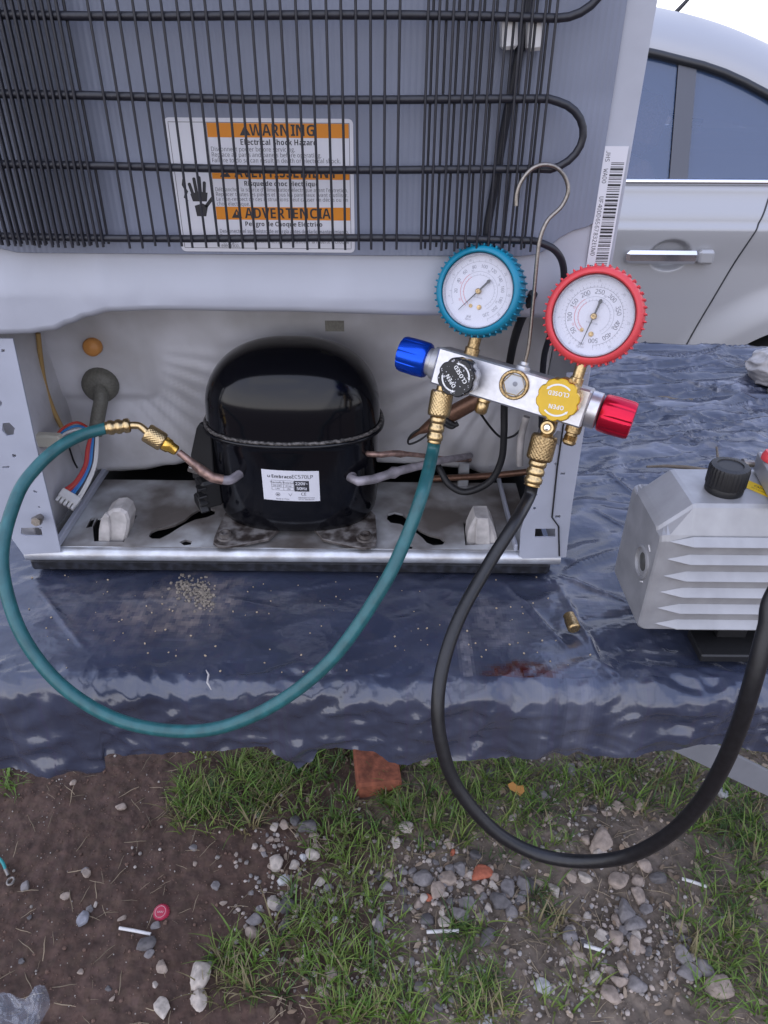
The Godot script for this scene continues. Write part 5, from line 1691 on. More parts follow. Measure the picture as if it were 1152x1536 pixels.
# ------------------------------------------------------------------ vacuum pump
func build_pump() -> void:
	var t := thing("vacuum_pump", "silver cast pump with cooling fins and black filler cap on the sheet", "pump", Vector3(0.43, 0.872, -0.6))
	var x0 := 0.2575
	var x1 := 0.475
	var mb := MB.new()
	# cross-sections along x of the cast housing: (z, y) octagon, the left end sloping up to the lid
	var sec := func(x: float, g: float, top: float) -> PackedVector3Array:
		var r := PackedVector3Array()
		for q in [[-0.5565, 0.9015], [-0.5535, 0.9045], [-0.5535, 1.012], [-0.5555, 1.018], [-0.5660, top - 0.003], [-0.5690, top], [-0.6330, top], [-0.6360, top - 0.003], [-0.6480, 1.018], [-0.6500, 1.012], [-0.6500, 0.9045], [-0.6470, 0.9015]]:
			var zc := -0.602
			r.append(Vector3(x, lerpf(0.97, q[1], g), zc + (q[0] - zc) * g))
		return r
	var secs := [sec.call(x0, 0.93, 1.020), sec.call(x0 + 0.0015, 0.965, 1.020), sec.call(x0 + 0.005, 0.99, 1.023), sec.call(x0 + 0.008, 1.0, 1.0255), sec.call(x0 + 0.0275, 1.0, 1.0435), sec.call(x0 + 0.031, 1.0, 1.0445), sec.call(x1, 1.0, 1.0445)]
	for i in secs.size() - 1:
		for k in 12:
			var k2 := (k + 1) % 12
			var hint: Vector3 = (secs[i][k] + secs[i][k2]) * 0.5 - Vector3(secs[i][k].x + 0.05, 0.97, -0.602)
			mb.quad(secs[i][k], secs[i][k2], secs[i + 1][k2], secs[i + 1][k], hint)
	mb.disc(Vector3(x0, 0.97, -0.602), secs[0], Vector3.LEFT)
	mb.disc(Vector3(x1, 0.97, -0.602), secs[6], Vector3.RIGHT)
	var body := put("housing", mb, M.cast, t)
	# six fins tapering to a point on the left
	var tips := [[1002, 815], [997, 841], [992, 866], [987, 890], [983, 914], [979, 937]]
	for k in 6:
		var p := at_z(tips[k][0], tips[k][1], -0.5535)
		mb = MB.new()
		var y: float = p.y
		# a louvre: slopes out to its lip, then cuts back under; runs out to a point on the left
		var zf := -0.5533
		var tip := Vector3(p.x + 0.001, y + 0.002, zf)
		var prof := [Vector3(0, y + 0.0075, zf), Vector3(0, y + 0.0012, zf + 0.0056), Vector3(0, y + 0.0003, zf + 0.0064), Vector3(0, y - 0.0007, zf + 0.0062), Vector3(0, y - 0.0014, zf + 0.0052), Vector3(0, y + 0.0012, zf)]
		for k2 in 5:
			var q0: Vector3 = prof[k2] + Vector3(p.x + 0.022, 0, 0)
			var q1: Vector3 = prof[k2 + 1] + Vector3(p.x + 0.022, 0, 0)
			var hint := Vector3(0, 1, 1) if k2 < 2 else (Vector3(0, 0, 1) if k2 == 2 else Vector3(0, -1, 0.2))
			mb.quad(q0, q1, Vector3(x1 - 0.002, q1.y, q1.z), Vector3(x1 - 0.002, q0.y, q0.z), hint)
			mb.flat(tip, q0, q1, hint + Vector3(-0.3, 0, 0))
		put("fin", mb, M.cast, body)
	# sight glass on the end face
	mb = MB.new()
	mb.lathe(axis(Vector3(x0 + 0.0005, 0.968, -0.581), Vector3.LEFT), [Vector2(0.0175, -0.002), Vector2(0.0175, 0.002), Vector2(0.015, 0.003), Vector2(0.0145, 0.0005), Vector2(0.0125, 0.0002)], 30)
	var sg := put("oil_window", mb, M.cast, t)
	mb = MB.new()
	mb.lathe(axis(Vector3(x0 + 0.0005, 0.968, -0.581), Vector3.LEFT), [Vector2(0.0126, 0.0004), Vector2(0.0, 0.0008)], 24)
	put("window_glass", mb, mat(0.10, 0.10, 0.09, 0.1), sg)
	for q in [[0.99, -0.573, 0.5], [0.95, -0.572, -0.6]]:
		mb = MB.new()
		mb.box(Transform3D(Basis(Vector3(1, 0, 0), q[2]), Vector3(x0 - 0.0002, q[0], q[1])), Vector3(0.0012, 0.0015, 0.007), 0.0002)
		put("level_mark", mb, M.white, sg)
	# filler cap
	var cp := at_h(1085, 735, 1.0445)
	var ribs := func(a: float, y: float) -> float: return 1.0 - 0.04 * (0.5 + 0.5 * cos(30.0 * a)) * clampf((y - 0.006) / 0.002, 0, 1)
	mb = MB.new()
	mb.lathe(Transform3D(Basis(), cp), [Vector2(0.0165, -0.001), Vector2(0.0175, 0.001), Vector2(0.0175, 0.005), Vector2(0.0168, 0.0065), Vector2(0.0184, 0.0075), Vector2(0.0184, 0.024), Vector2(0.0172, 0.0268), Vector2(0.012, 0.0275), Vector2(0.0115, 0.0265), Vector2(0, 0.0265)], 120, ribs)
	put("filler_cap", mb, M.cap, t)
	# yellow caution sticker
	mb = MB.new()
	var lx := Transform3D(Basis(Vector3(0.62, 0, 0.78), Vector3(0.78, 0, -0.62), Vector3(0, 1, 0)), at_h(1137, 733, 1.0447))
	mb.col = Color(0.72, 0.47, 0.01)
	mb.prism(lx, PackedVector2Array([Vector2(-0.022, -0.0075), Vector2(0.022, -0.0075), Vector2(0.022, 0.0075), Vector2(-0.022, 0.0075)]), 0.0003)
	mb.col = Color(0.03, 0.03, 0.03)
	mb.prism(lx.translated_local(Vector3(-0.016, 0, 0.0004)), PackedVector2Array([Vector2(-0.004, -0.004), Vector2(0.004, -0.004), Vector2(0, 0.004)]), 0.0)
	mb.text(lx.translated_local(Vector3(0.004, 0.002, 0.0004)), "CAUTION", 0.003, true)
	mb.text(lx.translated_local(Vector3(0.004, -0.003, 0.0004)), "HOT SURFACE", 0.0022)
	put("caution_sticker", mb, M.print, t)
	# carrying handle bracket with its bolt and red grip
	mb = MB.new()
	var ha := at_h(1136, 692, 1.06)
	var hb := at_h(1165, 745, 1.06)
	mb.box(facing((ha + hb) * 0.5 + Vector3(0.006, -0.004, 0), Vector3.UP, hb - ha), Vector3(0.009, ha.distance_to(hb) + 0.02, 0.02), 0.0015)
	put("handle_bracket", mb, M.cast, t)
	mb = MB.new()
	mb.lathe(axis(ha + Vector3(-0.003, -0.003, 0), Vector3(-1, 0.05, 0)), [Vector2(0.0035, 0), Vector2(0.0035, 0.007), Vector2(0.0048, 0.0075), Vector2(0.0048, 0.011), Vector2(0, 0.0115)], 12)
	put("bolt", mb, M.steel, t)
	mb = MB.new()
	mb.lathe(axis(at_h(1153, 692, 1.065), Vector3(0.3, 1, 0)), [Vector2(0.008, 0), Vector2(0.009, 0.004), Vector2(0.008, 0.009), Vector2(0, 0.010)], 18)
	put("red_button", mb, M.redrubber, t)
	# motor behind the housing, foot plate
	mb = MB.new()
	mb.lathe(axis(Vector3(x1 + 0.001, 0.985, -0.602), Vector3.RIGHT), [Vector2(0.0, 0.0), Vector2(0.062, 0.0), Vector2(0.062, 0.12), Vector2(0.055, 0.13), Vector2(0, 0.13)], 36)
	put("motor", mb, M.cast, t)
	var f0 := at_h(1048, 992, 0.875)
	box_part("foot_plate", Vector3(f0.x, 0.8755, -0.575), Vector3(0.57, 0.885, f0.z + 0.002), 0.0015, M.cap, t)
	box_part("foot_plate", Vector3(f0.x, 0.8755, -0.655), Vector3(0.57, 0.885, -0.625), 0.0015, M.cap, t)
	for q in [0.345, 0.52]:
		box_part("foot_post", Vector3(q, 0.885, -0.645), Vector3(q + 0.03, 0.902, -0.562), 0.001, M.cap, t)
	mb = MB.new()
	var bo := at_z(1135, 966, -0.556)
	mb.lathe(axis(bo, Vector3(0, 0, 1)), [Vector2(0.0028, -0.006), Vector2(0.0028, 0.002), Vector2(0.0045, 0.002), Vector2(0.0045, 0.006), Vector2(0, 0.006)], 6)
	put("bolt", mb, M.chrome, t)

# ------------------------------------------------------------------ small things on the sheet and the ground
func rock(sd: int, flat_y := 0.62, seg := 14, cuts := 11) -> MB:
	var r := RandomNumberGenerator.new()
	r.seed = sd
	var pl := []
	for k in cuts:
		var d := Vector3(r.randfn(), r.randfn(), r.randfn()).normalized()
		pl.append([d, r.randf_range(0.52, 0.88)])
	var rows := []
	for i in seg + 1:
		var la := PI * i / seg
		var ring := PackedVector3Array()
		for j in seg + 4:
			var lo := TAU * j / (seg + 4)
			var d := Vector3(sin(la) * cos(lo), cos(la), sin(la) * sin(lo))
			var q := 1.0
			for p in pl:
				var c: float = d.dot(p[0])
				if c > 0.05: q = minf(q, p[1] / c)
			q *= 1.0 + 0.06 * noise.get_noise_3dv(d * 2.5 + Vector3(sd, 0, 0))
			ring.append(d * q * Vector3(1.0, flat_y, 0.82))
		rows.append(ring)
	var mb := MB.new()
	mb.grid(rows, true)
	return mb
func build_small_things() -> void:
	var mb := MB.new()
	# loose brass flare cap
	var p := at_h(857, 933, 0.880)
	mb.lathe(axis(p - Vector3(0.001, -0.002, 0.004), Vector3(0.12, -0.12, 1)), [Vector2(0.0, 0.016), Vector2(0.0055, 0.016), Vector2(0.007, 0.0145), Vector2(0.007, 0.003), Vector2(0.0062, 0.0), Vector2(0.0062, -0.004), Vector2(0.0035, -0.004), Vector2(0.003, 0.0)], 24)
	tag(put("brass_cap", mb, M.oldbrass), "small loose brass cap lying on the blue sheet left of the pump", "cap")
	# twig behind the pump
	var tw := thing("twig", "thin dry twig lying on the blue sheet behind the pump's filler cap", "twig", at_h(1020, 702, 0.878))
	tube_part("stem", [at_h(970, 700, 0.880), at_h(1000, 699, 0.881), at_h(1030, 701, 0.882), at_h(1065, 706, 0.882), at_h(1110, 700, 0.882)], [0.0016, 0.0024, 0.003, 0.0028, 0.002], M.wood, tw, 8, 1)
	tube_part("side_shoot", [at_h(1078, 702, 0.882), at_h(1077, 690, 0.885), at_h(1075, 671, 0.892)], [0.0024, 0.002, 0.0016], M.wood, tw, 7, 1)
	# crumpled white bag at the right rim
	var bag := MB.new()
	var rows := []
	var bc := at_h(1188, 572, 0.872) + Vector3(0, 0.022, -0.01)
	for i in 61:
		var ring := PackedVector3Array()
		for j in 100:
			var a := TAU * j / 100.0
			var la := PI * i / 60.0
			var d := Vector3(sin(la) * cos(a), cos(la), sin(la) * sin(a))
			var q := 0.95 + 0.09 * pow(1.0 - absf(fold.get_noise_3dv(d * 1.3 + Vector3(3, 1, 0))), 3.0) + 0.03 * pow(1.0 - absf(fold.get_noise_3dv(d * 2.6)), 5.0)
			ring.append(bc + d * q * Vector3(0.085, 0.044, 0.06))
		rows.append(ring)
	bag.grid(rows, true)
	var bo := thing("white_bag", "crumpled dirty white plastic bag lying on the sheet at the photo's right edge", "bag", bc)
	put("bag_skin", bag, M.dirtywhite, bo)
	mb = MB.new()
	for v in rock(91, 0.6).v: pass
	var gl := rock(92, 0.7)
	for i in gl.v.size(): gl.v[i] = gl.v[i] * 0.03 + bc + Vector3(-0.035, -0.025, 0.055)
	put("bag_filling", gl, M.grommet, bo)
	# crumbs of dried mortar and grit on the sheet
	var dirt := MB.new()
	var rr := RandomNumberGenerator.new()
	rr.seed = 21
	for k in 430:
		var f := k / 430.0
		var q: Vector3
		var s := 0.0
		if f < 0.72:
			var c: Vector2 = [Vector2(277, 880), Vector2(305, 895), Vector2(300, 884)][k % 3]
			q = at_h(c.x + rr.randfn() * 8.0, c.y + rr.randfn() * 9.0, 0.8705)
			s = rr.randf_range(0.0007, 0.0026)
		else:
			q = at_h(rr.randf_range(40, 900), rr.randf_range(862, 1010), 0.869)
			s = rr.randf_range(0.0005, 0.0016)
		var tone := rr.randf_range(0.75, 1.2)
		dirt.col = Color(0.215, 0.185, 0.15) * tone if f < 0.72 else Color(0.34, 0.27, 0.19) * tone
		var xf := Transform3D(Basis(Vector3(rr.randfn(), rr.randfn(), rr.randfn()).normalized(), rr.randf() * 3.0), Vector3(q.x, 0.867 + tarp_height(q.x, q.z) + s * 0.4, q.z))
		dirt.box(xf, Vector3(s, s * 0.8, s * 1.2) * 1.3, s * 0.35)
	var dc := put("dirt_crumbs", dirt, M.crumb)
	tag(dc, "dry grey dirt crumbs scattered on the blue sheet in front of the fridge", "dirt", "", "stuff")
	# curl of pale peel caught on the table edge
	tag(tube_part("pale_shred", [at_h(309, 1005, 0.876), at_h(313, 1012, 0.879), at_h(311, 1024, 0.880), at_h(317, 1035, 0.876)], [0.0004, 0.0010, 0.0010, 0.0004], M.dirtywhite, self, 6, 1), "thin curled white shred caught at the table's front edge", "shred")
	# brick slab under the table edge
	var br := MB.new()
	var b0 := at_h(562, 1150, 0.02)
	br.box(Transform3D(Basis(Vector3.UP, 0.12), b0 + Vector3(0, -0.006, -0.035)), Vector3(0.10, 0.05, 0.19), 0.006)
	tag(put("red_brick", br, M.brick), "dusty red brick lying on the ground just under the sheet's hem", "brick")
	# bottle cap
	mb = MB.new()
	var cp := at_h(243, 1372, 0.0)
	cp.y = ground_height(cp.x, cp.z) + 0.002
	var crimp := func(a: float, y: float) -> float: return 1.0 + 0.05 * cos(21.0 * a) * clampf((0.004 - y) / 0.004, 0.0, 1.0)
	mb.lathe(Transform3D(Basis(Vector3(1, 0, 0.3).normalized(), 0.25), cp), [Vector2(0.0158, 0.0), Vector2(0.0142, 0.004), Vector2(0.0128, 0.0065), Vector2(0.011, 0.007), Vector2(0.0, 0.0065)], 84, crimp)
	var cap := put("bottle_cap", mb, M.redcap)
	tag(cap, "crimson bottle cap lying on the bare brown soil beside a white stick", "bottle cap")
	mb = MB.new()
	mb.col = Color(0.55, 0.42, 0.42)
	var cx := Transform3D(Basis(Vector3(1, 0, 0.3).normalized(), 0.25), cp).rotated_local(Vector3(1, 0, 0), -PI / 2)
	mb.ring(cx.translated_local(Vector3(0, 0, 0.0074)), 0.0095, 0.0103, 0, TAU, 24)
	for k in 3: mb.ring(cx.translated_local(Vector3(-0.004 + 0.004 * k, 0, 0.0072)), 0.001, 0.0019, 0.4, 5.4, 10)
	put("cap_print", mb, M.print, cap)
	# white sticks
	var sticks := [[179, 1392, 226, 1401, "white paper stick lying beside the red bottle cap"], [640, 1398, 688, 1396, "white stick lying flat on the soil below the gravel"], [876, 1418, 907, 1427, "short white stick among the pebbles under the black hose loop"], [1023, 1318, 1060, 1330, "white broken stick near the grass at the right"]]
	for s in sticks:
		var a := at_h(s[0], s[1], 0.012)
		var b := at_h(s[2], s[3], 0.012)
		mb = MB.new()
		mb.tube(pv([a, a.lerp(b, 0.5) + Vector3(0, 0.001, 0), b]), 0.0034 if s[0] > 200 else 0.003, 10)
		tag(put("white_stick", mb, M.white), s[4], "stick", "white sticks on the ground")
	# ring terminal on a bit of teal wire
	var rt := thing("ring_terminal", "metal ring terminal on a short teal wire at the photo's left edge", "cable lug", at_h(12, 1315, 0.01))
	tube_part("wire", [at_h(-25, 1280, 0.012), at_h(-5, 1285, 0.02), at_h(4, 1294, 0.018), at_h(9, 1306, 0.012)], 0.0032, mat(0.03, 0.26, 0.27, 0.45), rt, 8)
	mb = MB.new()
	var rc := at_h(16, 1322, 0.012)
	var lp := PackedVector3Array()
	for k in 20: lp.append(rc + Vector3(cos(TAU * k / 19.0) * 0.006, 0, sin(TAU * k / 19.0) * 0.0075))
	mb.tube(lp, 0.0026, 8, false)
	put("ring", mb, M.steel, rt)
	tube_part("crimp", [at_h(8, 1303, 0.012), at_h(13, 1314, 0.012)], 0.0042, M.steel, rt, 8, 2)
	# piece of clear packaging in the lower left corner
	mb = MB.new()
	rows = []
	for i in 25:
		var r := PackedVector3Array()
		for j in 19:
			var u := i / 24.0
			var w := j / 18.0
			var q := at_h(lerpf(-80, 72 + 6 * sin(w * 9.0), u), lerpf(1512 - 18 * u - 6.0 * sin(u * 14.0), 1600, w), 0.0)
			r.append(Vector3(q.x, 0.012 + 0.02 * maxf(0.0, sin(u * 6.0 + w)) * 0.6 + 0.012 * ridged.get_noise_2d(u * 3.0, w * 3.0) + 0.02 * exp(-pow((u - 0.93) / 0.05, 2.0)), q.z))
		rows.append(r)
	mb.grid(rows, false, Vector3.UP)
	tag(put("clear_packaging", mb, M.film), "torn piece of clear plastic packaging in the lower left corner", "plastic scrap")
	# orange leaf
	mb = MB.new()
	var lf := at_h(776, 1183, 0.03)
	mb.prism(Transform3D(Basis(Vector3(1, 0.1, 0.2).normalized(), -1.25), lf), PackedVector2Array([Vector2(-0.022, 0.004), Vector2(-0.012, 0.012), Vector2(0.0, 0.006), Vector2(0.012, 0.011), Vector2(0.016, -0.002), Vector2(0.008, -0.014), Vector2(-0.006, -0.008), Vector2(-0.016, -0.006)]), 0.0012, 0.0003)
	tag(put("orange_leaf", mb, mat(0.42, 0.20, 0.05, 0.7)), "dry orange leaf lying in the grass inside the black hose loop", "leaf")

# ------------------------------------------------------------------ stones, grass, straw
func build_ground_cover() -> void:
	var r := RandomNumberGenerator.new()
	r.seed = 99
	var meshes := []
	for k in 10: meshes.append(rock(300 + k, r.randf_range(0.5, 0.75)).mesh())
	var tones := {"grey": Color(0.21, 0.20, 0.205), "dark": Color(0.12, 0.115, 0.12), "tan": Color(0.33, 0.275, 0.235), "pale": Color(0.44, 0.40, 0.36), "white": Color(0.62, 0.60, 0.57), "red": Color(0.42, 0.13, 0.075), "blue": Color(0.23, 0.24, 0.28)}
	var mats := {}
	for k in tones:
		var m: StandardMaterial3D = M.stone.duplicate()
		m.vertex_color_use_as_albedo = false
		var c: Color = tones[k]
		m.albedo_color = lin(minf(c.r * 1.32, 0.62), minf(c.g * 1.28, 0.62), minf(c.b * 1.24, 0.62))
		mats[k] = m
	var words := {"grey": "mid grey", "dark": "dark grey", "tan": "pinkish tan", "pale": "pale beige", "white": "chalky white", "red": "brick red", "blue": "bluish grey"}
	var zr := [[100, 370, 50, "pale"], [65, 412, 40, "pale"], [408, 345, 32, "pale"], [410, 205, 35, "tan"], [435, 188, 24, "tan"], [715, 310, 36, "tan"], [690, 325, 26, "tan"], [775, 305, 42, "tan"], [665, 412, 84, "tan"], [622, 405, 36, "tan"], [660, 452, 52, "pale"], [580, 512, 42, "tan"], [620, 516, 46, "pale"], [720, 520, 62, "tan"], [775, 518, 46, "tan"], [773, 560, 50, "tan"], [797, 605, 50, "grey"], [740, 608, 74, "grey"], [762, 650, 66, "grey"], [715, 684, 52, "tan"], [763, 704, 54, "tan"], [575, 686, 62, "grey"], [600, 745, 54, "tan"], [665, 682, 42, "pale"], [647, 800, 44, "pale"], [493, 832, 52, "white"], [688, 857, 68, "tan"], [720, 820, 50, "tan"], [727, 784, 42, "tan"], [765, 824, 62, "grey"], [835, 515, 50, "dark"], [790, 480, 56, "tan"], [903, 738, 62, "grey"], [925, 786, 70, "grey"], [965, 775, 58, "grey"], [1015, 832, 80, "tan"], [135, 832, 50, "grey"], [370, 590, 74, "dark"], [395, 543, 60, "grey"], [400, 615, 50, "grey"], [270, 595, 52, "grey"], [255, 632, 56, "grey"], [220, 525, 60, "tan"], [185, 557, 56, "tan"], [147, 515, 60, "grey"], [155, 642, 42, "dark"], [205, 653, 46, "pale"], [330, 692, 62, "dark"], [315, 505, 60, "red"], [161, 572, 28, "red"], [233, 438, 24, "red"], [250, 487, 42, "grey"], [300, 447, 44, "dark"], [440, 528, 50, "grey"], [465, 532, 46, "dark"], [355, 516, 36, "tan"], [490, 522, 30, "tan"], [530, 546, 46, "pale"], [445, 472, 42, "grey"], [345, 206, 32, "dark"], [20, 642, 50, "grey"], [35, 542, 40, "grey"], [18, 510, 34, "dark"], [150, 182, 36, "tan"], [580, 206, 40, "grey"], [715, 156, 40, "tan"], [905, 652, 42, "tan"], [1142, 516, 42, "tan"], [330, 936, 52, "white"], [600, 125, 40, "tan"], [680, 140, 34, "pale"], [785, 120, 36, "tan"], [1020, 272, 44, "white"]]
	var zl := [[345, 203, 30, "tan"], [210, 140, 20, "tan"], [73, 440, 34, "grey"], [238, 535, 50, "blue"], [260, 498, 18, "grey"], [352, 533, 22, "tan"], [450, 554, 28, "grey"], [418, 612, 56, "dark"], [467, 675, 46, "tan"], [445, 722, 22, "pale"], [466, 793, 58, "pale"], [570, 764, 64, "pale"], [576, 695, 72, "pale"], [795, 372, 50, "pale"], [845, 374, 36, "pale"], [900, 347, 42, "pale"], [873, 356, 26, "white"], [815, 418, 44, "white"], [785, 486, 46, "pale"], [825, 490, 60, "dark"], [730, 531, 44, "grey"], [720, 566, 42, "tan"], [790, 268, 30, "pale"], [850, 250, 40, "dark"], [888, 266, 52, "dark"], [1138, 312, 36, "pale"], [960, 477, 28, "pale"], [1090, 536, 36, "pale"], [1115, 402, 40, "tan"], [945, 442, 30, "grey"], [965, 533, 22, "white"], [755, 627, 18, "white"], [555, 326, 28, "grey"], [560, 370, 18, "tan"], [642, 484, 20, "tan"], [820, 545, 40, "dark"], [950, 690, 46, "tan"], [930, 740, 40, "tan"]]
	var list := []
	for q in zr: list.append([560.0 + q[0] * 0.514, 1050.0 + q[1] * 0.514, q[2] * 0.514, q[3], true])
	for q in zl: list.append([q[0] * 0.521, 1100.0 + q[1] * 0.521, q[2] * 0.521, q[3], true])
	# smaller ones between them
	for c in [[700, 1340, 105, 42, 58], [905, 1420, 75, 70, 44], [640, 1300, 55, 50, 16], [430, 1310, 60, 90, 26], [860, 1230, 80, 50, 12], [620, 1460, 80, 60, 14], [1000, 1430, 60, 60, 12], [200, 1400, 190, 110, 14], [900, 1130, 90, 30, 8]]:
		for k in c[4]:
			var a := r.randf() * TAU
			var d := sqrt(r.randf())
			list.append([c[0] + cos(a) * d * c[2], c[1] + sin(a) * d * c[3], r.randf_range(7, 18), ["grey", "tan", "grey", "dark", "pale", "tan"][r.randi() % 6], false])
	var seen := {}
	var marks := [[868, 1292, "the black hose's lowest bend"], [722, 1310, "the brick red stone"], [243, 1371, "the red bottle cap"], [203, 1397, "the stick by the bottle cap"], [663, 1397, "the stick below the gravel"], [890, 1422, "the short stick among pebbles"], [1043, 1325, "the broken stick at right"], [776, 1183, "the orange leaf"], [565, 1155, "the red brick"], [12, 1315, "the ring terminal"], [40, 1515, "the clear packaging"], [902, 1262, "the big flat tan stone"], [410, 1294, "the pale stone by the grass"], [950, 1470, "the grey stones lower right"], [818, 1478, "the chalky stone at the bottom"], [298, 1462, "the pale stones at the bottom"], [690, 1270, "the grass inside the hose loop"], [700, 1345, "the gravel patch"], [930, 1375, "the pebble heap"], [180, 1206, "the tan stone on bare soil"]]
	var n := 0
	for s in list:
		var p := at_h(s[0], s[1], 0.008)
		var rad: float = s[2] * 0.5 / F * s_depth(p)
		var o := MeshInstance3D.new()
		o.name = numbered("stone")
		o.mesh = meshes[n % meshes.size()]
		o.material_override = mats[s[3]]
		o.transform = Transform3D(Basis(Vector3.UP, r.randf() * TAU) * Basis(Vector3(1, 0, 0), r.randf_range(-0.3, 0.3)) * Basis().scaled(Vector3(r.randf_range(0.95, 1.25), r.randf_range(0.85, 1.1), r.randf_range(0.95, 1.2)) * rad * 1.04), Vector3(p.x, ground_height(p.x, p.z) + rad * 0.27, p.z))
		add_child(o, true)
		var best := 1e9
		var where := ""
		for m in marks:
			var d := Vector2(s[0] - m[0], s[1] - m[1])
			if d.length() < best:
				best = d.length()
				var dir := "left of" if d.x < 0 else "right of"
				if absf(d.y) > absf(d.x): dir = "above" if d.y < 0 else "below"
				where = dir + " " + m[2]
		var size := "large" if s[2] > 33 else ("middling" if s[2] > 20 else "small")
		var kind_words := "%s %s stone %s" % [size, words[s[3]], where]
		if not seen.has(kind_words): seen[kind_words] = []
		seen[kind_words].append([s[0], o])
		tag(o, kind_words, "stone", "stones scattered on the ground")
		n += 1
	# stones alike in look and place are told apart by their order from the left
	var order := ["first", "second", "third", "fourth", "fifth", "sixth", "seventh", "eighth", "ninth", "tenth", "eleventh", "twelfth"]
	for key in seen:
		var l: Array = seen[key]
		if l.size() < 2: continue
		l.sort_custom(func(a, b): return a[0] < b[0])
		for k in l.size(): l[k][1].set_meta("label", "%s from left, %s" % [order[mini(k, 11)], key])
	# grit
	var crumb := MB.new()
	crumb.box(Transform3D(Basis(Vector3(1, 1, 0).normalized(), 0.6), Vector3.ZERO), Vector3(1, 0.8, 0.9), 0.25)
	scatter("soil_grit", crumb.mesh(), M.crumb, 16000, func(q: RandomNumberGenerator) -> Array:
		var x := q.randf_range(-1.0, 1.1)
		var z := q.randf_range(-1.35, -0.42)
		var s := q.randf_range(0.0008, 0.0030) if q.randf() < 0.93 else q.randf_range(0.003, 0.007)
		var w := q.randf()
		var c := soil_colour(x, z) * q.randf_range(0.8, 1.5)
		if w > 0.86: c = Color(0.34, 0.31, 0.28) * q.randf_range(0.7, 1.4)
		return [Transform3D(Basis(Vector3(q.randfn(), q.randfn(), q.randfn()).normalized(), q.randf() * 6.0).scaled(Vector3.ONE * s), Vector3(x, ground_height(x, z) + s * 0.3, z)), c], "loose grit and soil crumbs covering the ground", "grit")
	# small gravel between the stones, and scraps of dead leaf
	var pits := [[700, 1345, 120, 55], [905, 1410, 85, 85], [640, 1300, 90, 60], [430, 1310, 75, 100], [860, 1220, 110, 60], [620, 1460, 120, 70], [1000, 1430, 90, 90], [520, 1380, 120, 100], [780, 1480, 150, 60], [960, 1150, 120, 40]]
	for v in 2:
		scatter("small_gravel", rock(700 + v, 0.6, 7, 9).mesh(), M.crumb, 1500, func(q: RandomNumberGenerator) -> Array:
			var c: Array = pits[q.randi() % pits.size()]
			var p := at_h(c[0] + q.randfn() * c[2] * 0.6, c[1] + q.randfn() * c[3] * 0.6, 0.0)
			var s := q.randf_range(0.0020, 0.0062)
			var t := Color(0.30, 0.285, 0.275).lerp(Color(0.42, 0.35, 0.30), q.randf()) * q.randf_range(0.5, 1.4)
			return [Transform3D(Basis(Vector3.UP, q.randf() * TAU) * Basis(Vector3(1, 0, 0), q.randfn() * 0.4) * Basis().scaled(Vector3.ONE * s), Vector3(p.x, ground_height(p.x, p.z) + s * 0.35, p.z)), t], "small gravel lying between the larger stones", "gravel")
	var chip := MB.new()
	chip.grid([pv([Vector3(-0.5, 0.05, -0.2), Vector3(-0.1, 0.12, -0.3), Vector3(0.5, 0.0, -0.1)]), pv([Vector3(-0.45, 0.0, 0.1), Vector3(0, 0.08, 0.05), Vector3(0.45, 0.1, 0.12)]), pv([Vector3(-0.3, 0.06, 0.3), Vector3(0.1, 0.0, 0.32), Vector3(0.35, 0.08, 0.22)])], false, Vector3.UP)
	scatter("leaf_litter", chip.mesh(), M.crumb, 1100, func(q: RandomNumberGenerator) -> Array:
		var x := q.randf_range(-0.2, 0.95)
		var z := q.randf_range(-1.2, -0.5)
		var s := q.randf_range(0.006, 0.020)
		var t := Color(0.24, 0.17, 0.115).lerp(Color(0.36, 0.29, 0.22), q.randf()) * q.randf_range(0.5, 1.3)
		return [Transform3D(Basis(Vector3.UP, q.randf() * TAU) * Basis(Vector3(1, 0, 0), q.randfn() * 0.35) * Basis().scaled(Vector3(s, s, s * q.randf_range(0.5, 1.0))), Vector3(x, ground_height(x, z) + 0.003, z)), t], "scraps of dead leaf and bark on the soil", "leaf litter")
	# grass
	var areas := [[345, 1190, 80, 62, 300], [300, 1215, 50, 40, 80], [395, 1165, 50, 40, 150], [480, 1145, 48, 40, 150], [470, 1225, 60, 50, 60], [545, 1225, 70, 50, 110], [520, 1290, 60, 50, 70], [640, 1190, 70, 60, 150], [640, 1250, 60, 40, 60], [730, 1150, 90, 42, 150], [720, 1215, 80, 50, 120], [850, 1170, 120, 60, 190], [770, 1255, 90, 35, 80], [960, 1170, 90, 60, 130], [1080, 1180, 90, 80, 190], [1110, 1290, 70, 90, 190], [1065, 1390, 60, 70, 100], [1120, 1440, 50, 60, 70], [425, 1440, 100, 60, 160], [350, 1475, 60, 40, 50], [520, 1400, 90, 55, 110], [560, 1320, 45, 45, 45], [480, 1340, 60, 50, 45], [700, 1440, 65, 50, 100], [650, 1500, 70, 40, 70], [725, 1500, 60, 40, 60], [820, 1370, 34, 42, 40], [15, 1175, 30, 26, 26], [1095, 1500, 60, 50, 60], [540, 1480, 70, 50, 80], [850, 1480, 60, 50, 25], [560, 1520, 90, 30, 60], [1180, 1350, 60, 200, 90], [600, 1085, 300, 30, 130], [1000, 1090, 200, 30, 110]]
	var tufts := []
	for s in 4: tufts.append(tuft(500 + s, 7 if s < 3 else 5, 1.0).mesh())
	var spots := []
	for a in areas:
		for k in int(a[4] * 0.44):
			var an := r.randf() * TAU
			var d := sqrt(r.randf())
			var q := at_h(a[0] + cos(an) * d * a[2], a[1] + sin(an) * d * a[3], 0.0)
			spots.append(q)
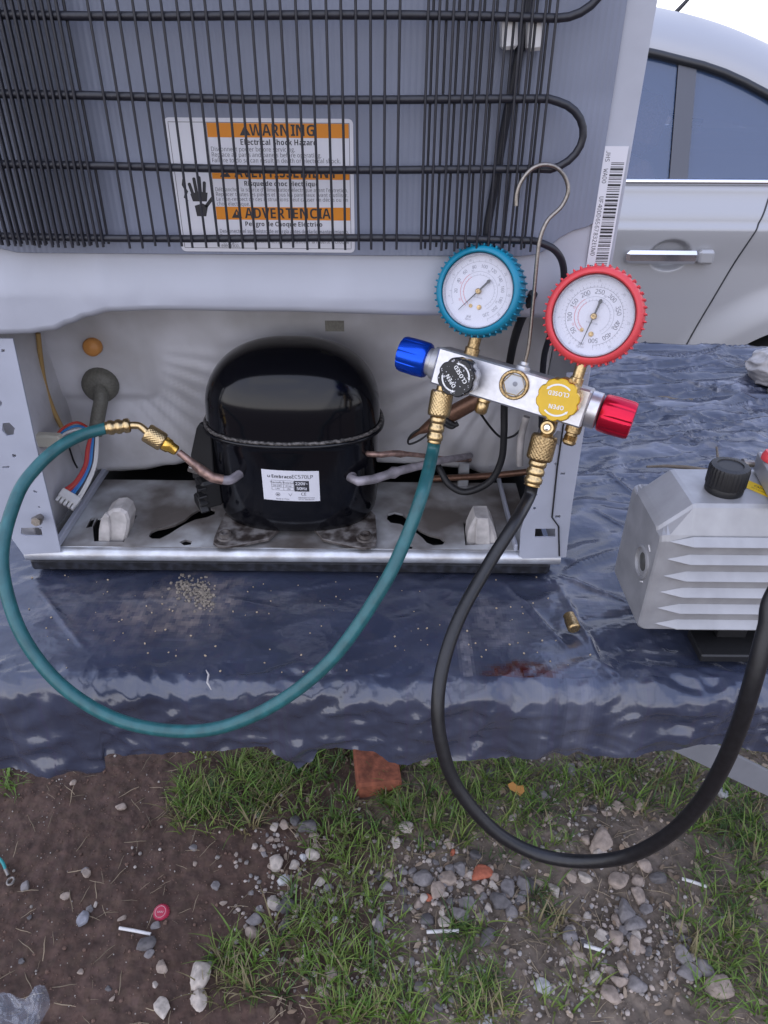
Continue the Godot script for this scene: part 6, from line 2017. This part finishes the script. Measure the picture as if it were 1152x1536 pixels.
	for s in 4:
		var mine := []
		for k in range(s, spots.size(), 4): mine.append(spots[k])
		scatter("grass", tufts[s], M.leaf, mine.size(), func(q: RandomNumberGenerator) -> Array:
			var p: Vector3 = mine[q.get_meta("i")]
			var sc := q.randf_range(0.55, 1.25)
			var c := Color(0.090, 0.185, 0.022).lerp(Color(0.185, 0.245, 0.052), q.randf()) * q.randf_range(0.75, 1.25)
			if q.randf() < 0.2: c = Color(0.24, 0.20, 0.10) * q.randf_range(0.7, 1.1)
			if q.randf() < 0.15: c = Color(0.045, 0.095, 0.02)
			return [Transform3D(Basis(Vector3.UP, q.randf() * TAU).scaled(Vector3(sc, sc * q.randf_range(0.7, 1.1), sc)), Vector3(p.x, ground_height(p.x, p.z) - 0.002, p.z)), c], "short green grass growing between the stones", "grass")
	# dry straw
	var straw := MB.new()
	straw.tube(pv([Vector3(-0.5, 0, 0), Vector3(-0.15, 0.03, 0.025), Vector3(0.2, 0.02, -0.01), Vector3(0.5, 0, 0.0)]), [0.014, 0.020, 0.018, 0.008], 4)
	scatter("dry_straw", straw.mesh(), M.crumb, 1200, func(q: RandomNumberGenerator) -> Array:
		var x := q.randf_range(-0.75, 0.9)
		if x < -0.2 and q.randf() < 0.55: x = q.randf_range(-0.1, 0.7)
		var z := q.randf_range(-1.15, -0.5)
		var s := q.randf_range(0.008, 0.048)
		var c := Color(0.30, 0.24, 0.165) * q.randf_range(0.6, 1.35)
		return [Transform3D(Basis(Vector3.UP, q.randf() * TAU) * Basis(Vector3(0, 0, 1), q.randf_range(-0.2, 0.2)) * Basis().scaled(Vector3(s, s, s)), Vector3(x, ground_height(x, z) + 0.004, z)), c], "dry straw and dead grass stems lying on the soil", "straw")

func tuft(sd: int, blades: int, _k: float) -> MB:
	var r := RandomNumberGenerator.new()
	r.seed = sd
	var mb := MB.new()
	for b in blades:
		var dir := r.randf() * TAU
		var d := Vector3(cos(dir), 0, sin(dir))
		var side := Vector3(-sin(dir), 0, cos(dir))
		var len := r.randf_range(0.022, 0.066)
		var lean := r.randf_range(0.35, 1.25)
		var w := r.randf_range(0.0009, 0.0019)
		var base := d * r.randf_range(0.0, 0.010) + side * r.randf_range(-0.008, 0.008)
		var rows := []
		for i in 6:
			var u := i / 5.0
			var a := lean * u
			var p := base + d * len * (u * sin(a * 0.9)) + Vector3.UP * len * u * cos(a * 0.8) * 0.9
			var ww := w * (1.0 - pow(u, 1.6)) + 0.00012
			rows.append(PackedVector3Array([p - side * ww, p + Vector3(0, -ww * 0.35, 0), p + side * ww]))
		mb.grid(rows, false, Vector3.UP - d * 0.3)
	return mb
func scatter(called: String, mesh: Mesh, material: Material, count: int, maker, label: String, category: String) -> void:
	var mm := MultiMesh.new()
	mm.transform_format = MultiMesh.TRANSFORM_3D
	mm.use_colors = true
	mm.mesh = mesh
	mm.instance_count = count
	var q := RandomNumberGenerator.new()
	q.seed = hash(called) % 100000 + count
	for i in count:
		q.set_meta("i", i)
		var e: Array = maker.call(q)
		mm.set_instance_transform(i, e[0])
		mm.set_instance_color(i, e[1])
	var o := MultiMeshInstance3D.new()
	o.name = numbered(called)
	o.multimesh = mm
	o.material_override = material
	add_child(o, true)
	tag(o, label, category, "", "stuff")
